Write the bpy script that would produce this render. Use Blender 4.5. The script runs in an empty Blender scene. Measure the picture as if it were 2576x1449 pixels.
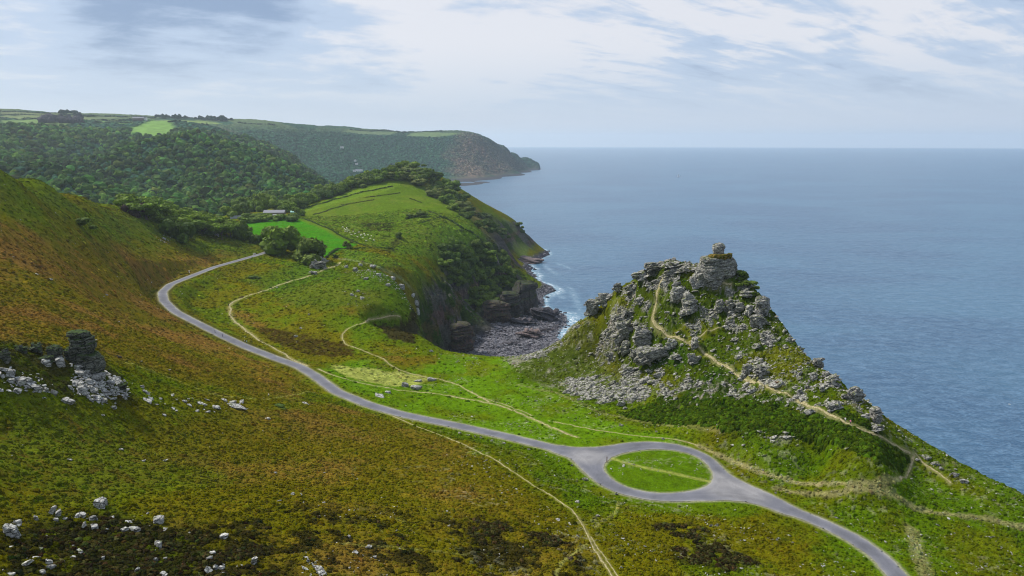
import bpy, math, random
import numpy as np
from mathutils import Vector

# ------------------------------------------------------------------ camera, sky, sun, exposure
sc = bpy.context.scene
COL = sc.collection
CAM_Z = 200.0
PITCH = math.radians(11.3)
FPX = 1839.0                     # focal length in pixels of a 2575 px wide view
cam_d = bpy.data.cameras.new('camera')
cam = bpy.data.objects.new('camera', cam_d); COL.objects.link(cam)
cam.location = (0, 0, CAM_Z)
cam.rotation_euler = (math.radians(90) - PITCH, 0, 0)
cam_d.sensor_width = 36.0
cam_d.lens = 36.0 * FPX / 2575.0
cam_d.clip_start = 1.0
cam_d.clip_end = 80000.0
sc.camera = cam
sc.view_settings.view_transform = 'Standard'
sc.view_settings.look = 'None'
sc.view_settings.exposure = 0.2
sc.view_settings.gamma = 1.0

SUN_EL, SUN_AZ = 48.0, -62.0      # azimuth from +Y (view direction), negative = to the left
sun_d = bpy.data.lights.new('sun', 'SUN'); sun = bpy.data.objects.new('sun', sun_d); COL.objects.link(sun)
sun_d.energy = 5.0; sun_d.angle = math.radians(4.0); sun_d.color = (1.0, 0.95, 0.87)
e, a = math.radians(SUN_EL), math.radians(SUN_AZ)
sdir = Vector((math.sin(a) * math.cos(e), math.cos(a) * math.cos(e), math.sin(e)))
sun.rotation_euler = (-sdir).to_track_quat('-Z', 'Y').to_euler()
sc.cycles.volume_bounces = 2
sc.cycles.max_bounces = 6
sc.cycles.filter_width = 1.1
sc.cycles.volume_step_rate = 10

# ---- tiny node helper
class NT:
    def __init__(s, tree):
        s.t = tree; s.n = tree.nodes; s.l = tree.links
    def new(s, typ, **kw):
        nd = s.n.new(typ)
        for k, v in kw.items():
            if k == 'ins':
                for kk, vv in v.items(): s.put(nd.inputs[kk], vv)
            else: setattr(nd, k, v)
        return nd
    def put(s, sock, v):
        if isinstance(v, bpy.types.NodeSocket): s.l.new(v, sock)
        elif isinstance(v, bpy.types.Node): s.l.new(v.outputs[0], sock)
        else:
            if sock.type == 'RGBA' and len(v) == 3: v = (*v, 1)
            sock.default_value = v
    def math(s, op, a, b=0.0, c=None, clamp=False):
        nd = s.n.new('ShaderNodeMath'); nd.operation = op; nd.use_clamp = clamp
        s.put(nd.inputs[0], a); s.put(nd.inputs[1], b)
        if c is not None: s.put(nd.inputs[2], c)
        return nd.outputs[0]
    def vmath(s, op, a, b=None, scale=None):
        nd = s.n.new('ShaderNodeVectorMath'); nd.operation = op
        s.put(nd.inputs[0], a)
        if b is not None: s.put(nd.inputs[1], b)
        if scale is not None: s.put(nd.inputs['Scale'], scale)
        return nd.outputs['Value' if op in ('DOT_PRODUCT', 'LENGTH', 'DISTANCE') else 'Vector']
    def mix(s, f, a, b, blend='MIX'):
        nd = s.n.new('ShaderNodeMix'); nd.data_type = 'RGBA'; nd.blend_type = blend
        s.put(nd.inputs[0], f); s.put(nd.inputs[6], a); s.put(nd.inputs[7], b)
        return nd.outputs[2]
    def ramp(s, f, stops, interp='LINEAR'):
        nd = s.n.new('ShaderNodeMapRange'); nd.interpolation_type = interp
        s.put(nd.inputs[0], f)
        for i, v in enumerate(stops): nd.inputs[1 + i].default_value = v
        return nd.outputs[0]
    def noise(s, vec, scale, detail=4, rough=0.5, dist=0.0, out=0):
        nd = s.n.new('ShaderNodeTexNoise')
        s.put(nd.inputs['Vector'], vec); nd.inputs['Scale'].default_value = scale
        nd.inputs['Detail'].default_value = detail; nd.inputs['Roughness'].default_value = rough
        nd.inputs['Distortion'].default_value = dist
        return nd.outputs[out]

# ---- world: Nishita sky with a broken layer of cloud mixed over it
w = bpy.data.worlds.new('World'); sc.world = w; w.use_nodes = True
W = NT(w.node_tree); W.n.clear()
sky = W.new('ShaderNodeTexSky', sky_type='NISHITA', sun_disc=False, sun_elevation=e, sun_rotation=a,
            altitude=200, air_density=1.0, dust_density=1.5, ozone_density=1.5)
tc = W.new('ShaderNodeTexCoord').outputs['Generated']
sep = W.new('ShaderNodeSeparateXYZ', ins={0: tc})
zc = W.math('MAXIMUM', sep.outputs[2], 0.0)
zz = W.math('ADD', zc, 0.10)
px = W.math('DIVIDE', sep.outputs[0], zz); py = W.math('DIVIDE', sep.outputs[1], zz)
plane = W.new('ShaderNodeCombineXYZ', ins={0: px, 1: py, 2: 0.0}).outputs[0]
def dirv(X, Y):
    rx, ry = (X - 1287.5) / FPX, (724.5 - Y) / FPX
    v = Vector((rx, math.cos(PITCH) + ry * math.sin(PITCH), -math.sin(PITCH) + ry * math.cos(PITCH)))
    return v.normalized()
rot = W.new('ShaderNodeVectorRotate', rotation_type='Z_AXIS', ins={'Vector': plane, 'Angle': math.radians(-38)}).outputs[0]
st = W.vmath('MULTIPLY', rot, (0.34, 1.35, 1.0))
n_st = W.noise(st, 1.05, 6, 0.55, 0.5)            # streaks
n_big = W.noise(plane, 0.62, 5, 0.52, 0.35)       # cumulus masses
rightness = W.ramp(sep.outputs[0], (-0.15, 0.25, 0.0, 1.0), 'SMOOTHSTEP')
cl = W.new('ShaderNodeMix', data_type='FLOAT', ins={0: rightness, 2: n_big, 3: n_st}).outputs[0]
# bright and dark places of the cloud deck, in fixed directions of the sky
def blob(X, Y, sharp, amp, add_to):
    d = dirv(X, Y)
    dt = W.vmath('DOT_PRODUCT', W.vmath('NORMALIZE', tc), (d.x, d.y, d.z))
    g = W.math('EXPONENT', W.math('MULTIPLY', W.math('SUBTRACT', dt, 1.0), sharp))
    return W.math('ADD', add_to, W.math('MULTIPLY', g, amp))
cl = blob(420, -20, 150, -0.27, cl); cl = blob(650, 40, 300, -0.20, cl); cl = blob(230, 130, 500, -0.10, cl); cl = blob(250, 215, 300, -0.06, cl); cl = blob(330, 100, 500, -0.06, cl)
cl = blob(90, 60, 420, 0.15, cl); cl = blob(640, 150, 260, 0.14, cl); cl = blob(400, 190, 300, 0.06, cl)
cl = blob(980, 30, 260, 0.14, cl); cl = blob(1160, 150, 260, 0.17, cl); cl = blob(1330, 60, 200, 0.12, cl); cl = blob(930, 190, 900, -0.08, cl); cl = blob(1230, 20, 1500, -.06, cl)
cl = blob(2130, 105, 1600, -0.16, cl); cl = blob(1960, 140, 1800, -0.12, cl); cl = blob(1780, 165, 1800, -.07, cl)
cl = blob(2200, 10, 900, 0.16, cl); cl = blob(1650, 60, 250, 0.10, cl); cl = blob(1500, 150, 300, 0.08, cl); cl = blob(1950, 60, 600, .08, cl)
det = W.noise(plane, 3.2, 8, 0.62, 0.3)
det2 = W.noise(st, 4.5, 7, 0.6, 0.6)
cv = W.math('ADD', cl, W.math('MULTIPLY', W.math('SUBTRACT', det, 0.5), 0.42))
cv = W.math('ADD', cv, W.math('MULTIPLY', W.math('SUBTRACT', det2, 0.5), W.math('MULTIPLY_ADD', rightness, 0.40, 0.12)))
c1 = W.mix(W.ramp(cv, (0.24, 0.48, 0., 1.), 'SMOOTHSTEP'), (2.2, 3.1, 4.8), (4.5, 5.5, 7.1))
c2 = W.mix(W.ramp(cv, (0.48, 0.66, 0., 1.), 'SMOOTHSTEP'), c1, (7.3, 7.35, 7.8))
low = W.ramp(sep.outputs[2], (0.02, 0.135, 0.0, 1.0), 'SMOOTHSTEP')   # even thin veil towards the horizon
veil = W.mix(W.ramp(W.noise(W.vmath('MULTIPLY', tc, (1.0, 1.0, 9.0)), 1.6, 4, .5), (.35, .65, 0., 1.)), (4.7, 5.6, 7.1), (5.2, 6.0, 7.2))
skc = W.mix(W.math('MULTIPLY_ADD', low, .9, .05), veil, c2)
skc = W.mix(W.ramp(sep.outputs[2], (0.0, 0.06, .75, 0.0), 'SMOOTHSTEP'), skc, (5.9, 6.3, 7.1))
skc = W.mix(0.10, skc, sky.outputs[0])
bg = W.new('ShaderNodeBackground', ins={0: skc, 1: 0.10})
W.new('ShaderNodeOutputWorld', ins={0: bg.outputs[0]})

# ------------------------------------------------------------------ view geometry and numpy helpers
CP, SP = math.cos(PITCH), math.sin(PITCH)
def ray(X, Y):
    rx = (np.asarray(X, float) - 1287.5) / FPX; ry = (724.5 - np.asarray(Y, float)) / FPX
    return rx, CP + ry * SP, -SP + ry * CP
def at_d(X, Y, d):
    x, y, z = ray(X, Y); h = math.hypot(x, y); k = d / h
    return x * k, y * k, CAM_Z + z * k
def d_of_z(X, Y, z):
    rx, ry, rz = ray(X, Y); return (z - CAM_Z) / rz * math.hypot(rx, ry)
def to_px(x, y, z):
    zz = z - CAM_Z
    f = y * CP - zz * SP; u = y * SP + zz * CP
    return 1287.5 + FPX * x / f, 724.5 - FPX * u / f

rng = np.random.default_rng(7)
_perm = rng.random(65536).astype(np.float32)
def vnoise(x, y, seed=0):
    xi = np.floor(x); yi = np.floor(y)
    fx = (x - xi).astype(np.float32); fy = (y - yi).astype(np.float32)
    xi = xi.astype(np.int64); yi = yi.astype(np.int64)
    fx = fx * fx * (3 - 2 * fx); fy = fy * fy * (3 - 2 * fy)
    def h(i, j): return _perm[((i * 73856093) ^ (j * 19349663) ^ (seed * 83492791)) & 65535]
    a = h(xi, yi); b = h(xi + 1, yi); c = h(xi, yi + 1); d = h(xi + 1, yi + 1)
    return (a + (b - a) * fx) * (1 - fy) + (c + (d - c) * fx) * fy
def fbm(x, y, scale, oct=4, seed=0, gain=0.5):
    """0..1, mean 0.5"""
    s = 0; amp = 1; tot = 0
    x = x / scale; y = y / scale
    for o in range(oct):
        c, sn = math.cos(o * 1.1 + 0.3), math.sin(o * 1.1 + 0.3)
        s = s + amp * vnoise(x * c - y * sn + 17.3 * o, x * sn + y * c - 9.1 * o, seed + o); tot += amp
        amp *= gain; x = x * 2.03; y = y * 2.03
    return s / tot
def smooth(a, b, x):
    t = np.clip((x - a) / (b - a), 0, 1); return t * t * (3 - 2 * t)
def blur(a, k, it=2):
    for _ in range(it):
        for ax in (0, 1):
            p = np.pad(a, [(k, k) if i == ax else (0, 0) for i in (0, 1)], mode='edge')
            c = np.cumsum(p, axis=ax)
            c = np.concatenate([np.zeros_like(np.take(c, [0], ax)), c], ax)
            n = a.shape[ax]
            a = (np.take(c, range(2 * k + 1, 2 * k + 1 + n), ax) - np.take(c, range(0, n), ax)) / (2 * k + 1)
    return a

def rbf_grid(pts, A, L, blur_k=1):
    """pts: (x, y, z); A = azimuth axis, L = ln(distance) axis -> heights on the grid"""
    P = np.array(pts, float)
    pa = np.arctan2(P[:, 0], P[:, 1]); pl = np.log(np.hypot(P[:, 0], P[:, 1]))
    def K(r): return -r
    n = len(P)
    R = np.hypot(pa[:, None] - pa[None], pl[:, None] - pl[None])
    M = np.zeros((n + 3, n + 3)); M[:n, :n] = K(R) + np.eye(n) * 1e-4
    M[:n, n] = 1; M[:n, n + 1] = pa; M[:n, n + 2] = pl
    M[n:, :n] = M[:n, n:].T
    wts = np.linalg.solve(M, np.concatenate([P[:, 2], [0, 0, 0]]))
    AA, LL = np.meshgrid(A, L)
    out = np.zeros(AA.shape)
    for i in range(n): out += wts[i] * K(np.hypot(AA - pa[i], LL - pl[i]))
    out += wts[n] + wts[n + 1] * AA + wts[n + 2] * LL
    return blur(out, blur_k, 2)

class Land:
    """height field on a fan of azimuth x ln(distance); coarse control grid resampled to a fine one"""
    def __init__(s, pts, a0, a1, d0, d1, na, nd, coarse=4, blur_k=1):
        s.a0, s.a1, s.l0, s.l1 = math.radians(a0), math.radians(a1), math.log(d0), math.log(d1)
        s.na, s.nd = na, nd
        ca, cd = na // coarse, nd // coarse
        A = np.linspace(s.a0, s.a1, ca); L = np.linspace(s.l0, s.l1, cd)
        z = rbf_grid(pts, A, L, blur_k)
        s.A = np.linspace(s.a0, s.a1, na); s.L = np.linspace(s.l0, s.l1, nd)
        s.Z = s.sample_grid(z, *np.meshgrid(s.A, s.L))
        AA, LL = np.meshgrid(s.A, s.L); D = np.exp(LL)
        s.X = D * np.sin(AA); s.Y = D * np.cos(AA); s.D = D
    def sample_grid(s, z, a, l):
        n1, n0 = z.shape
        u = np.clip((a - s.a0) / (s.a1 - s.a0) * (n0 - 1), 0, n0 - 1.001)
        v = np.clip((l - s.l0) / (s.l1 - s.l0) * (n1 - 1), 0, n1 - 1.001)
        i = u.astype(int); j = v.astype(int); fu = u - i; fv = v - j
        return (z[j, i] * (1 - fu) + z[j, i + 1] * fu) * (1 - fv) + (z[j + 1, i] * (1 - fu) + z[j + 1, i + 1] * fu) * fv
    def h(s, x, y):
        x = np.asarray(x, float); y = np.asarray(y, float)
        return s.sample_grid(s.Z, np.arctan2(x, y), np.log(np.hypot(x, y) + 1e-9))
    def inside(s, x, y):
        a = np.arctan2(x, y); l = np.log(np.hypot(x, y) + 1e-9)
        return (a > s.a0) & (a < s.a1) & (l > s.l0) & (l < s.l1)
    def hit(s, X, Y, dmin=None, dmax=None):
        """first meeting of the line of sight through (X, Y) with the land -> (x, y, z) or None"""
        rx, ry, rz = ray(X, Y); h = math.hypot(rx, ry)
        d = np.exp(np.linspace(math.log(dmin) if dmin else s.l0, math.log(dmax) if dmax else s.l1, 4000))
        x = rx / h * d; y = ry / h * d; z = CAM_Z + rz / h * d
        g = s.h(x, y); below = np.nonzero(z < g)[0]
        if len(below) == 0: return None
        i = below[0]
        if i == 0: return x[0], y[0], g[0]
        t = (z[i-1] - g[i-1]) / ((z[i-1] - g[i-1]) + (g[i] - z[i]) + 1e-9)
        xx = x[i-1] + (x[i] - x[i-1]) * t; yy = y[i-1] + (y[i] - y[i-1]) * t
        return xx, yy, float(s.h(xx, yy))

def mesh_np(name, V, F, mat=None, smooth_sh=True, parent=None, cols=None, attrs=None):
    """V (n,3), F (m,k) int arrays, k = 3 or 4"""
    me = bpy.data.meshes.new(name)
    V = np.asarray(V, np.float32); F = np.asarray(F, np.int32)
    me.vertices.add(len(V)); me.vertices.foreach_set('co', V.ravel())
    k = F.shape[1]
    me.loops.add(F.size); me.loops.foreach_set('vertex_index', F.ravel())
    me.polygons.add(len(F))
    me.polygons.foreach_set('loop_start', np.arange(0, F.size, k, dtype=np.int32))
    me.polygons.foreach_set('loop_total', np.full(len(F), k, np.int32))
    me.polygons.foreach_set('use_smooth', np.full(len(F), smooth_sh))
    if cols is not None:
        at = me.color_attributes.new('paint', 'FLOAT_COLOR', 'POINT')
        c = np.ones((len(V), 4), np.float32); c[:, :3] = cols
        at.data.foreach_set('color', c.ravel())
    for kx, v in (attrs or {}).items():
        at = me.attributes.new(kx, 'FLOAT', 'POINT'); at.data.foreach_set('value', np.asarray(v, np.float32).ravel())
    me.update(calc_edges=True)
    if mat: me.materials.append(mat)
    o = bpy.data.objects.new(name, me); COL.objects.link(o)
    if parent: o.parent = parent
    return o
def tag(o, label=None, cat=None, group=None, kind=None):
    if label: o['label'] = label
    if cat: o['category'] = cat
    if group: o['group'] = group
    if kind: o['kind'] = kind
    return o
def grid_faces(nd, na):
    i = np.arange(nd - 1)[:, None] * na + np.arange(na - 1)[None]
    return np.stack([i, i + 1, i + 1 + na, i + na], -1).reshape(-1, 4)

# ------------------------------------------------------------------ landform
def P(X, Y, d): return at_d(X, Y, d)
def PZ(X, Y, z): return at_d(X, Y, d_of_z(X, Y, z))
def PB(X, Y, d, z):
    x, y, _ = at_d(X, Y, d); return x, y, z
near = []
def N(*rows):
    for r in rows: near.append(P(*r))
def NZ(*rows):
    for r in rows: near.append(PZ(*r))
# close ground
NZ((-300,1449,140),(0,1449,130),(400,1449,122),(800,1449,114),(1200,1449,104),(1550,1449,96),(1900,1449,88),(2280,1449,84),(2575,1449,82),(2800,1449,80),
   (-300,1700,138),(200,1700,126),(700,1700,117),(1200,1700,107),(1700,1700,96),(2200,1700,86),(2700,1700,80),
   (-300,1250,143),(0,1300,130),(400,1280,121),(800,1280,110),(1200,1280,98),(1500,1300,91),
   (-300,1100,146),(0,1100,132),(300,1100,122),(600,1100,108),(800,1080,98),(1100,1150,91),
   (1655,1185,85),(1500,1180,85),(1800,1200,85),(1655,1130,85),(1655,1240,85),(1470,1140,85),(1200,1090,84),(960,1032,84),(800,950,85),(600,858,87),(500,812,89),
   (1900,1240,85),(2100,1330,84),(1900,1340,86),(2575,1370,82),(2300,1300,84),(2300,1220,85),(1500,1060,83),(1300,1000,80),(2050,1200,85))
# left hillside
N((-300,900,215),(0,900,222),(200,900,240),(400,950,270),(600,950,310),
  (-300,700,320),(0,700,335),(300,705,480),(300,800,396),(400,850,372),(405,740,530),(540,675,620),(690,627,715),
  (-300,560,370),(0,560,385),(200,560,505),(200,630,440),(400,620,625),(480,590,718),(420,690,560),(560,606,735),(100,800,280),(300,590,590),(640,640,690),(480,640,650))
CREST = [(-300,405,440),(0,415,470),(100,440,540),(200,482,620),(300,517,690),(400,546,740),(480,572,765),(560,592,770),(640,615,765),(690,622,775)]
N(*CREST)
for X, Y, d in CREST:
    z = P(X, Y, d)[2]
    near.append(PB(X, Y, d + 60, z - (12 if X < 450 else 5)))
    if X < 450: near.append(PB(X, Y, d + 190, z - 60))
for X in (-300, 100, 350, 500): near.append(PB(X, 600, 1150, 86)); near.append(PB(X, 600, 1600, 80))
# valley floor and its edge above the bay
N((1000,960,368),(1150,930,395),(1400,960,368),(850,850,439),(700,780,501),(850,710,585),(850,657,655),(950,800,470),(1000,720,575),
  (600,740,545),(750,720,570),(1035,770,522),(1000,900,405))
EDGE = [(1062,795,500),(1085,845,462),(1100,870,446),(1130,886,434),(1180,893,430),(1250,901,425),(1300,900,423),(1350,893,420),(1400,862,414)]
N(*EDGE)
for X, Y, d in EDGE:
    near.append(PB(X, Y, d + 16, P(X, Y, d)[2] - 14)); near.append(PB(X, Y, d + 55, 22)); near.append(PB(X, Y, d + 95, 3))
near.append(PB(1045,760,590,40)); near.append(PB(1060,795,600,8)); near.append(PB(1090,800,640,4))
# terrace, green field, far green hill
N((900,672,640),(1000,706,596),(1035,745,550),(1000,682,662),(1045,690,688),(900,640,705),(840,620,750),(740,590,835),(640,555,975),(600,580,900),(870,595,820),(740,551,985),
  (700,540,1050),(600,535,1060),(760,520,1095),(900,478,1185),(1000,470,1180),(850,480,1235),(760,500,1215),(940,440,1260),(1030,411,1300),(1085,426,1300),
  (1000,520,1030),(1000,560,920),(1100,560,890),(1100,600,830),(880,540,1020),(1000,630,750),(1120,510,1120),(1060,480,1180),
  (1230,590,925),(1200,560,1000),(1150,520,1130),(1180,486,1310),(1230,513,1320),(1290,538,1335),(1315,572,1335),(1343,602,1340),(1120,446,1305),
  (1250,570,1080),(1262,600,1060),(1285,640,1110),(1050,650,745))
NZ((1358,640,4),(1300,655,4),(1350,632,9),(1385,640,-4),(1390,620,-6))
# wooded bowl, spurs and promontory
N((1100,640,790),(1150,625,850),(1200,620,895),(1245,650,935),(1150,700,800),(1215,705,880),(1250,725,885),(1320,735,905),(1180,790,790),
  (1100,700,722),(1070,720,690),(1100,780,695),(1130,850,693),(1060,700,705),(1160,800,720))
NZ((1190,872,6),(1205,842,6),(1240,803,6),(1345,785,5),(1300,795,6))
NZ((1200,895,4),(1250,860,3.5),(1300,865,3),(1300,830,3),(1360,845,2),(1400,815,1.5),(1390,785,2),(1318,700,2.5),(1312,682,2.5),(1345,740,2),(1360,765,2),(1385,868,1),(1220,880,4),
   (1448,790,-3),(1425,740,-3),(1375,700,-3),(1345,672,-3),(1440,835,-2),(1480,760,-5),(1400,690,-5),(1380,655,-5),(1470,840,-4))
near.append(PB(1250,900,560,3)); near.append(PB(1350,880,560,2)); near.append(PB(1450,830,560,-6)); near.append(PB(1200,900,560,3)); near.append(PB(1300,900,610,3))
# castle crag
CR = [(1450,822,408),(1480,795,402),(1540,745,396),(1600,708,390),(1650,680,385),(1700,672,382),(1750,676,378),(1800,700,372),(1850,690,368),(1885,715,362),
      (1920,765,355),(1960,815,345),(2000,855,335),(2060,915,320),(2120,972,302),(2180,1025,285)]
for X, Y, z in ((2230,1066,97),(2300,1112,93.5),(2360,1148,91.5),(2420,1183,90),(2500,1225,88.5),(2575,1266,87),(2800,1380,84)): CR.append((X, Y, d_of_z(X, Y, z)))
CR = [(X, Y - (12 if 1520 < X < 1870 else 7), d) for X, Y, d in CR]
N(*CR)
for X, Y, d in CR:
    z = P(X, Y, d)[2]
    near.append(PB(X, Y, d + 10, z - 2)); near.append(PB(X, Y, d + 40, z * 0.5)); near.append(PB(X, Y, d + 75, -4)); near.append(PB(X, Y, d + 140, -14))
N((1700,1078,292),(1600,1010,318),(1800,1010,303),(1750,900,332),(1750,800,352),(1600,850,357),(1600,780,374),(2000,1000,290),(1950,900,325),
  (1900,1050,278),(2100,1090,264),(1500,905,383),(1450,950,366),(1850,850,340),(1550,930,358),(1680,950,325),(1850,760,358),(2000,1120,265),(1880,950,312),(2200,1130,256))
for X in (1300, 1600, 2000, 2500, 2800, 1450, 1420):
    for d in (900, 1400, 1900): near.append(PB(X, 500, d, -14))
near.append(PB(1420,700,1200,-10)); near.append(PB(1400,600,1500,-14)); near.append(PB(1300,560,1500,-5)); near.append(PB(1180,500,1450,20)); near.append(PB(1030,440,1500,60)); near.append(PB(850,440,1480,70))
near.append(PB(1345,620,1420,-4)); near.append(PB(1240,530,1420,10)); near.append(PB(700,500,1400,85)); near.append(PB(1000,440,1900,40)); near.append(PB(1100,440,1900,-5))

G = Land(near, -48, 48, 62, 1750, 1500, 1560, coarse=4, blur_k=1)
# sink hole on the shelf above the bay
hx, hy, hz = PZ(1005, 838, 78)
q = ((G.X - hx) / 21) ** 2 + ((G.Y - hy) / 14) ** 2
G.Z -= 10.0 * np.exp(-q ** 2.5)
# ---- polylines and outlines on the land (found by sighting from the drone, kept as ground positions)
def on_land(pts, L=None, ok_none=True):
    L = L or G; out = []
    for X, Y in pts:
        p = L.hit(X, Y)
        if p is not None: out.append(p)
    return np.array(out)
def resample(p, step):
    p = np.asarray(p, float); seg = np.hypot(*(p[1:, :2] - p[:-1, :2]).T); t = np.concatenate([[0], np.cumsum(seg)])
    n = max(2, int(t[-1] / step)); u = np.linspace(0, t[-1], n)
    q = np.stack([np.interp(u, t, p[:, k]) for k in range(p.shape[1])], -1)
    k = max(1, int(4.0 / step))                       # round off the corners
    if n > 4 * k:
        pad = np.concatenate([np.repeat(q[:1], k, 0), q, np.repeat(q[-1:], k, 0)])
        c = np.cumsum(np.concatenate([np.zeros((1, q.shape[1])), pad]), 0)
        m = (c[2*k+1:] - c[:-2*k-1]) / (2*k+1); m[0], m[-1] = q[0], q[-1]; q = m
    return q
def dist_line(x, y, line, reach):
    """distance to a polyline, capped at reach"""
    out = np.full(x.shape, reach, np.float32)
    line = np.asarray(line)[:, :2]
    xf, yf, of = x.ravel(), y.ravel(), out.ravel()
    bx = (xf > line[:, 0].min() - reach) & (xf < line[:, 0].max() + reach) & (yf > line[:, 1].min() - reach) & (yf < line[:, 1].max() + reach)
    idx = np.nonzero(bx)[0]
    if len(idx) == 0: return out
    xs, ys = xf[idx], yf[idx]; best = np.full(len(idx), reach, float)
    for (x0, y0), (x1, y1) in zip(line[:-1], line[1:]):
        m = (xs > min(x0, x1) - reach) & (xs < max(x0, x1) + reach) & (ys > min(y0, y1) - reach) & (ys < max(y0, y1) + reach)
        if not m.any(): continue
        dx, dy = x1 - x0, y1 - y0; l2 = dx * dx + dy * dy + 1e-9
        t = np.clip(((xs[m] - x0) * dx + (ys[m] - y0) * dy) / l2, 0, 1)
        best[m] = np.minimum(best[m], np.hypot(xs[m] - x0 - t * dx, ys[m] - y0 - t * dy))
    of[idx] = best
    return of.reshape(x.shape)
def in_poly(x, y, poly, soft=3.0, wob=0.0, seed=0):
    """1 inside, 0 outside, soft wobbly rim"""
    poly = np.asarray(poly)[:, :2]
    xf, yf = x.ravel(), y.ravel(); out = np.zeros(xf.shape, np.float32)
    r = soft + wob + 1
    idx = np.nonzero((xf > poly[:, 0].min() - r) & (xf < poly[:, 0].max() + r) & (yf > poly[:, 1].min() - r) & (yf < poly[:, 1].max() + r))[0]
    if len(idx) == 0: return out.reshape(x.shape)
    xs, ys = xf[idx], yf[idx]
    if wob:
        s1 = max(wob * 1.6, 2.0)
        xs = xs + (fbm(xs, ys, s1, 4, 90 + seed, .6) - .5) * wob * 3; ys = ys + (fbm(xs + 99, ys, s1, 4, 95 + seed, .6) - .5) * wob * 3
    ins = np.zeros(len(idx), bool); best = np.full(len(idx), 1e9)
    for i in range(len(poly)):
        x0, y0 = poly[i]; x1, y1 = poly[(i + 1) % len(poly)]
        c = ((y0 > ys) != (y1 > ys)) & (xs < (x1 - x0) * (ys - y0) / (y1 - y0 + 1e-12) + x0); ins ^= c
        dx, dy = x1 - x0, y1 - y0; l2 = dx * dx + dy * dy + 1e-9
        t = np.clip(((xs - x0) * dx + (ys - y0) * dy) / l2, 0, 1)
        best = np.minimum(best, np.hypot(xs - x0 - t * dx, ys - y0 - t * dy))
    sd = np.where(ins, best, -best)
    out[idx] = smooth(-soft, soft, sd)
    return out.reshape(x.shape)

ROAD_A = [(690,627),(660,638),(600,655),(540,672),(480,695),(430,715),(408,735),(412,757),(440,784),(500,815),(560,845),(620,873),(687,899),(753,922),(793,946),(847,986),(926,1018),(1007,1042),(1140,1069),(1273,1098),(1335,1113),(1415,1133)]
ROAD_LOW = [(1415,1133),(1455,1153),(1485,1184),(1522,1214),(1568,1235),(1635,1249),(1701,1252),(1768,1250),(1835,1248),(1901,1257),(1968,1279),(2050,1308),(2150,1356),(2216,1403),(2257,1449),(2300,1505)]
ROAD_UP = [(1415,1133),(1440,1133),(1488,1134),(1535,1129),(1585,1121),(1635,1118),(1685,1122),(1735,1134),(1775,1154),(1798,1177),(1821,1200),(1868,1224),(1935,1253),(1975,1279)]
def road_line(px_, flat=None):
    if flat is None:
        zz_ = np.array([G.hit(X, Y)[2] for X, Y in px_]); zz_ = np.convolve(np.pad(zz_, 2, 'edge'), [.1, .2, .4, .2, .1], 'valid')
    else: zz_ = [flat] * len(px_)
    return resample([PZ(X, Y, z) for (X, Y), z in zip(px_, zz_)], 1.5)
road_lines = [road_line(ROAD_A), road_line(ROAD_LOW, 84.5), road_line(ROAD_UP, 84.5)]
def poly_sd(x, y, poly, reach=40):
    poly = np.asarray(poly)[:, :2]; out = np.full(x.shape, float(reach)); xf, yf, of = x.ravel(), y.ravel(), out.ravel()
    idx = np.nonzero((xf > poly[:, 0].min() - reach) & (xf < poly[:, 0].max() + reach) & (yf > poly[:, 1].min() - reach) & (yf < poly[:, 1].max() + reach))[0]
    xs, ys = xf[idx], yf[idx]; ins = np.zeros(len(idx), bool); best = np.full(len(idx), 1e9)
    for i in range(len(poly)):
        x0, y0 = poly[i]; x1, y1 = poly[(i + 1) % len(poly)]
        ins ^= ((y0 > ys) != (y1 > ys)) & (xs < (x1 - x0) * (ys - y0) / (y1 - y0 + 1e-12) + x0)
        dx, dy = x1 - x0, y1 - y0; t = np.clip(((xs - x0) * dx + (ys - y0) * dy) / (dx * dx + dy * dy + 1e-9), 0, 1)
        best = np.minimum(best, np.hypot(xs - x0 - t * dx, ys - y0 - t * dy))
    of[idx] = np.where(ins, -best, best); return of.reshape(x.shape)
ISLAND = [(1517,1175),(1526,1158),(1548,1145),(1590,1135),(1650,1129),(1710,1134),(1755,1149),(1783,1172),(1795,1195),(1790,1215),(1765,1230),(1720,1239),(1670,1242),(1610,1236),(1565,1222),(1535,1203),(1521,1188)]
isl_w = resample([PZ(X, Y, 84.5) for X, Y in ISLAND + ISLAND[:1]], 1.5)
lens_w = [PZ(X, Y, 84.5) for X, Y in ROAD_UP + ROAD_LOW[1:-4][::-1]]
def road_sdf(x, y, reach=30):
    ds = [dist_line(x, y, l, reach) - 2.75 for l in road_lines]
    k = 3.2
    s_ = ds[0]
    for d_ in ds[1:]:
        h_ = np.clip(0.5 + 0.5 * (d_ - s_) / k, 0, 1); s_ = d_ + (s_ - d_) * h_ - k * h_ * (1 - h_)
    s_ = np.minimum(s_, poly_sd(x, y, lens_w, reach))
    return np.maximum(s_, -poly_sd(x, y, isl_w, reach))
sdf = road_sdf(G.X, G.Y)
isl = on_land([(1517,1175),(1535,1150),(1590,1135),(1650,1129),(1720,1136),(1770,1158),(1795,1190),(1790,1215),(1750,1235),(1690,1242),(1620,1240),(1560,1222),(1530,1200)])
icx, icy = isl[:, 0].mean(), isl[:, 1].mean()

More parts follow.
